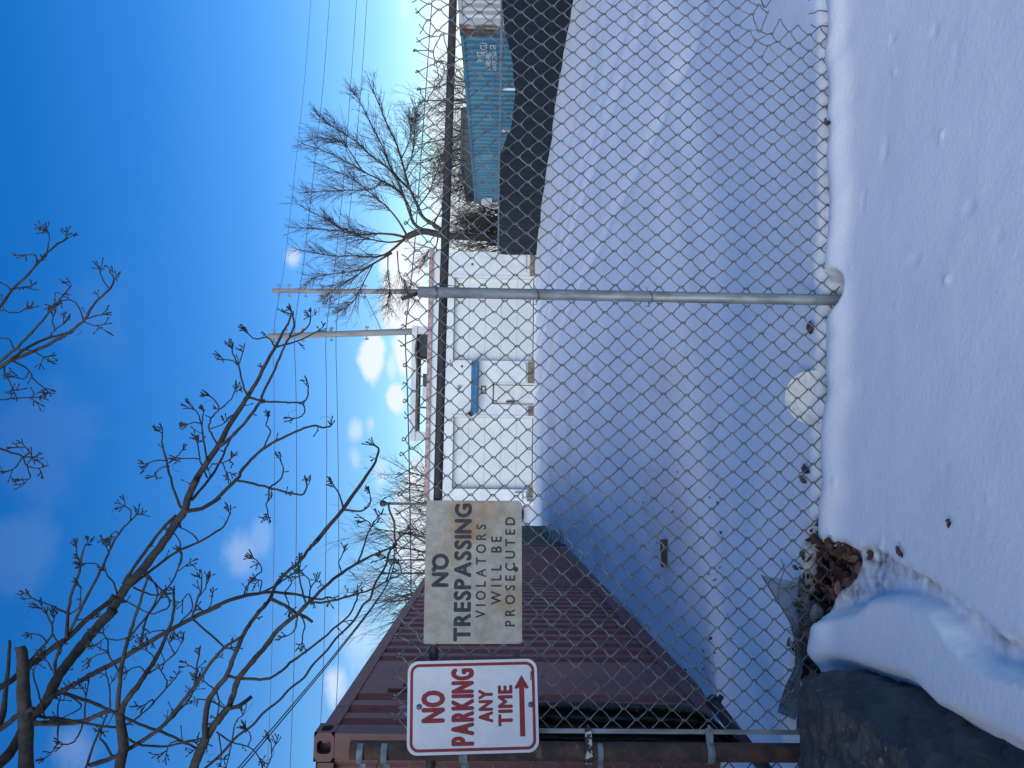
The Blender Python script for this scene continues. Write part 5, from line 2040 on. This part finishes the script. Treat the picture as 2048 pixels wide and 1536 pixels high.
LEAVES = [(1622, 654, .055, 'leaf', 'dark curled leaf caught below the fence just left of the steel post'), (1632, 858, .04, 'leaf', 'small dark leaf beside the paper plate'),
          (1612, 940, .05, 'leaf', 'brown leaf at the fence foot between plate and leaf heap'), (1606, 960, .04, 'leaf2', 'paler brown leaf nearest the leaf heap at the fence foot'),
          (1742, 1112, .035, 'leaf', 'skeletal dark leaf lying on dirty snow right of the heap'), (1800, 1105, .034, 'leaf', 'curled leaf on the dirty edge of the snow slab'),
          (1899, 1050, .024, 'leaf', 'tiny dark leaf lying alone on the clean snow slab'), (1655, 246, .035, 'leaf', 'brown leaf under the fence wire far to the right'),
          (1625, 1265, .05, 'leaf2', 'large tan leaf on the strip of leaves near the boulder'), (1650, 1210, .06, 'leaf2', 'long tan leaf across the middle of the strip')]
for (px_, py_, sz, m_, lab) in LEAVES:
    p = on_z(px_, py_, .0)
    for it in range(4):
        p = on_z(px_, py_, snow_z(p.x, p.y) + .012)
    mb = MB()
    leaf(mb, p, sz, Vector((random.gauss(0, .3), -.5, 1)), random.uniform(0, 6.28))
    leaf(mb, p + Vector((.012, .0, .006)), sz * .6, Vector((.4, -.4, 1)), random.uniform(0, 6.28))
    tag(mb.build('dead_leaf', M[m_], None, True, origin=p), lab, 'leaf', 'single dead leaves on the snow')


sp = MB()
for k in range(60):
    q = on_z(random.uniform(1100, 1560), random.uniform(930, 1440), -.28)
    if q.y < 3.5 or q.x < -2.3 - (q.y - 4.5) * .12:
        continue
    leaf(sp, Vector((q.x, q.y, snow_z(q.x, q.y) + .006)), random.uniform(.012, .028) * (1 + q.y * .06), Vector((random.gauss(0, .5), random.gauss(0, .5), 1)), random.uniform(0, 6.28))
tag(sp.build('leaf_bits', M['leaf'], None), 'small dark leaf bits strewn over the yard snow near the red container', 'leaves', kind='stuff')


def pebble(p, s, name, label, m_, cat):
    import bmesh
    bm = bmesh.new()
    bmesh.ops.create_icosphere(bm, subdivisions=3, radius=1)
    for v in bm.verts:
        c = v.co
        k = 1 + .22 * math.sin(c.x * 3.1 + c.y * 2 + s[0] * 90) + .12 * math.sin(c.z * 5 + c.y * 4) + .05 * math.sin(c.x * 11 + c.z * 9)
        v.co = Vector((c.x * s[0], c.y * s[1], c.z * s[2])) * k
    me_ = bpy.data.meshes.new(name)
    bm.to_mesh(me_)
    bm.free()
    me_.materials.append(m_)
    me_.polygons.foreach_set('use_smooth', [True] * len(me_.polygons))
    return tag(link(name, me_, None, p), label, cat)


for (px_, py_, s, lab) in ((1636, 1242, (.05, .035, .03), 'pale lump of ice and stone in the middle of the leaf strip'), (1640, 1316, (.032, .026, .022), 'pale rounded stone among leaves next to the boulder'),
                           (1630, 1180, (.055, .03, .018), 'flat grey stone at the wire above the leaf heap')):
    p = on_z(px_, py_, .0)
    for it in range(4):
        p = on_z(px_, py_, snow_z(p.x, p.y) + .02)
    pebble(p, s, 'stone', lab, M['stone'], 'stone')
tw_ = MB()
for (q) in ([(1700, 1170), (1690, 1190), (1672, 1215)], [(1562, 1118), (1568, 1140), (1560, 1165), (1556, 1190)], [(1570, 1128), (1562, 1140)]):
    P = []
    for (x, y) in q:
        p = fence_pt(x, y, -.05) if x < 1600 else on_z(x, y, .03)
        P.append(p)
    tw_.tube(smooth_line(P, 4) if len(P) > 2 else P, .0018, 5)
tag(tw_.build('dry_twig', M['barkpale'], None, True), 'thin dry twig lying over leaves and poultry wire', 'twig')

# ------------------------------------------------------------------ boulder
import bmesh
bm = bmesh.new()


def rp(px, py, d):
    return at(px, py, d)


# ridge and faces set out as a closed hull, then roughened
hull = [rp(1598, 1354, 2.62), rp(1597, 1400, 2.62), rp(1606, 1460, 2.60), rp(1612, 1540, 2.58), rp(1615, 1700, 2.5),
        rp(1684, 1343, 2.42), rp(1742, 1355, 2.28), rp(1850, 1388, 2.07), rp(1905, 1440, 1.93), rp(2020, 1492, 1.75), rp(2120, 1545, 1.62),
        rp(1628, 1385, 2.40), rp(1690, 1425, 2.17), rp(1780, 1490, 1.95), rp(1900, 1575, 1.74), rp(2060, 1660, 1.56),
        rp(1640, 1560, 2.42), rp(1700, 1640, 2.2), rp(1800, 1720, 2.0)]
low = [Vector((p.x, p.y, -.35)) for p in hull[:11]] + [Vector((-1.1, 1.5, -.4)), Vector((-2.2, 1.5, -.4)), Vector((-2.3, 2.6, -.4)), Vector((-1.9, 2.4, .05)), Vector((-1.8, 1.7, .0))]
for p in hull + low:
    bm.verts.new(p)
r_ = bmesh.ops.convex_hull(bm, input=bm.verts)
bmesh.ops.delete(bm, geom=[g_ for g_ in r_['geom_interior'] if isinstance(g_, bmesh.types.BMVert)], context='VERTS')
bmesh.ops.triangulate(bm, faces=bm.faces)
for it in range(5):
    es = [e for e in bm.edges if e.calc_length() > .035]
    if not es:
        break
    bmesh.ops.subdivide_edges(bm, edges=es, cuts=1)
    bmesh.ops.triangulate(bm, faces=[f for f in bm.faces if len(f.verts) > 3])
bmesh.ops.smooth_vert(bm, verts=bm.verts, factor=.35, use_axis_x=True, use_axis_y=True, use_axis_z=True)
bm.normal_update()
co = np.array([v.co[:] for v in bm.verts])
n1 = fbm(co[:, 0] / .22 + co[:, 2] * 3, co[:, 1] / .22 + co[:, 2] * 5, 5, 4)
n2 = fbm(co[:, 0] / .05 + co[:, 2] * 21, co[:, 1] / .05, 9, 3)
# layered cleavage: shallow steps across the slope
ly = co[:, 0] * 6 + co[:, 2] * 13 + co[:, 1] * 3 + n1 * 1.4
stp = (ly - np.floor(ly))
for v, a, b, c in zip(list(bm.verts), n1, n2, stp):
    v.co += v.normal * (a * .035 + b * .016 + (.010 if c > .5 else 0) * 1)
me_ = bpy.data.meshes.new('boulder')
bm.to_mesh(me_)
bm.free()
me_.materials.append(M['rock'])
me_.materials.append(M['rockrough'])
RG = [at(x_, y_, d_) for x_, y_, d_ in ((1600, 1354, 2.5), (1628, 1385, 2.4), (1690, 1425, 2.17), (1780, 1490, 1.95), (1900, 1575, 1.74), (2060, 1660, 1.56))]
for p_ in me_.polygons:
    c_ = p_.center
    xr = float(np.interp(-c_.y, [-g.y for g in RG], [g.x for g in RG]))
    if c_.x < xr + .012 * math.sin(c_.y * 40) + .01 * math.sin(c_.z * 55):
        p_.material_index = 1
tag(link('boulder', me_), 'large dark jagged boulder in the snow at the foot of the rusty post', 'boulder')
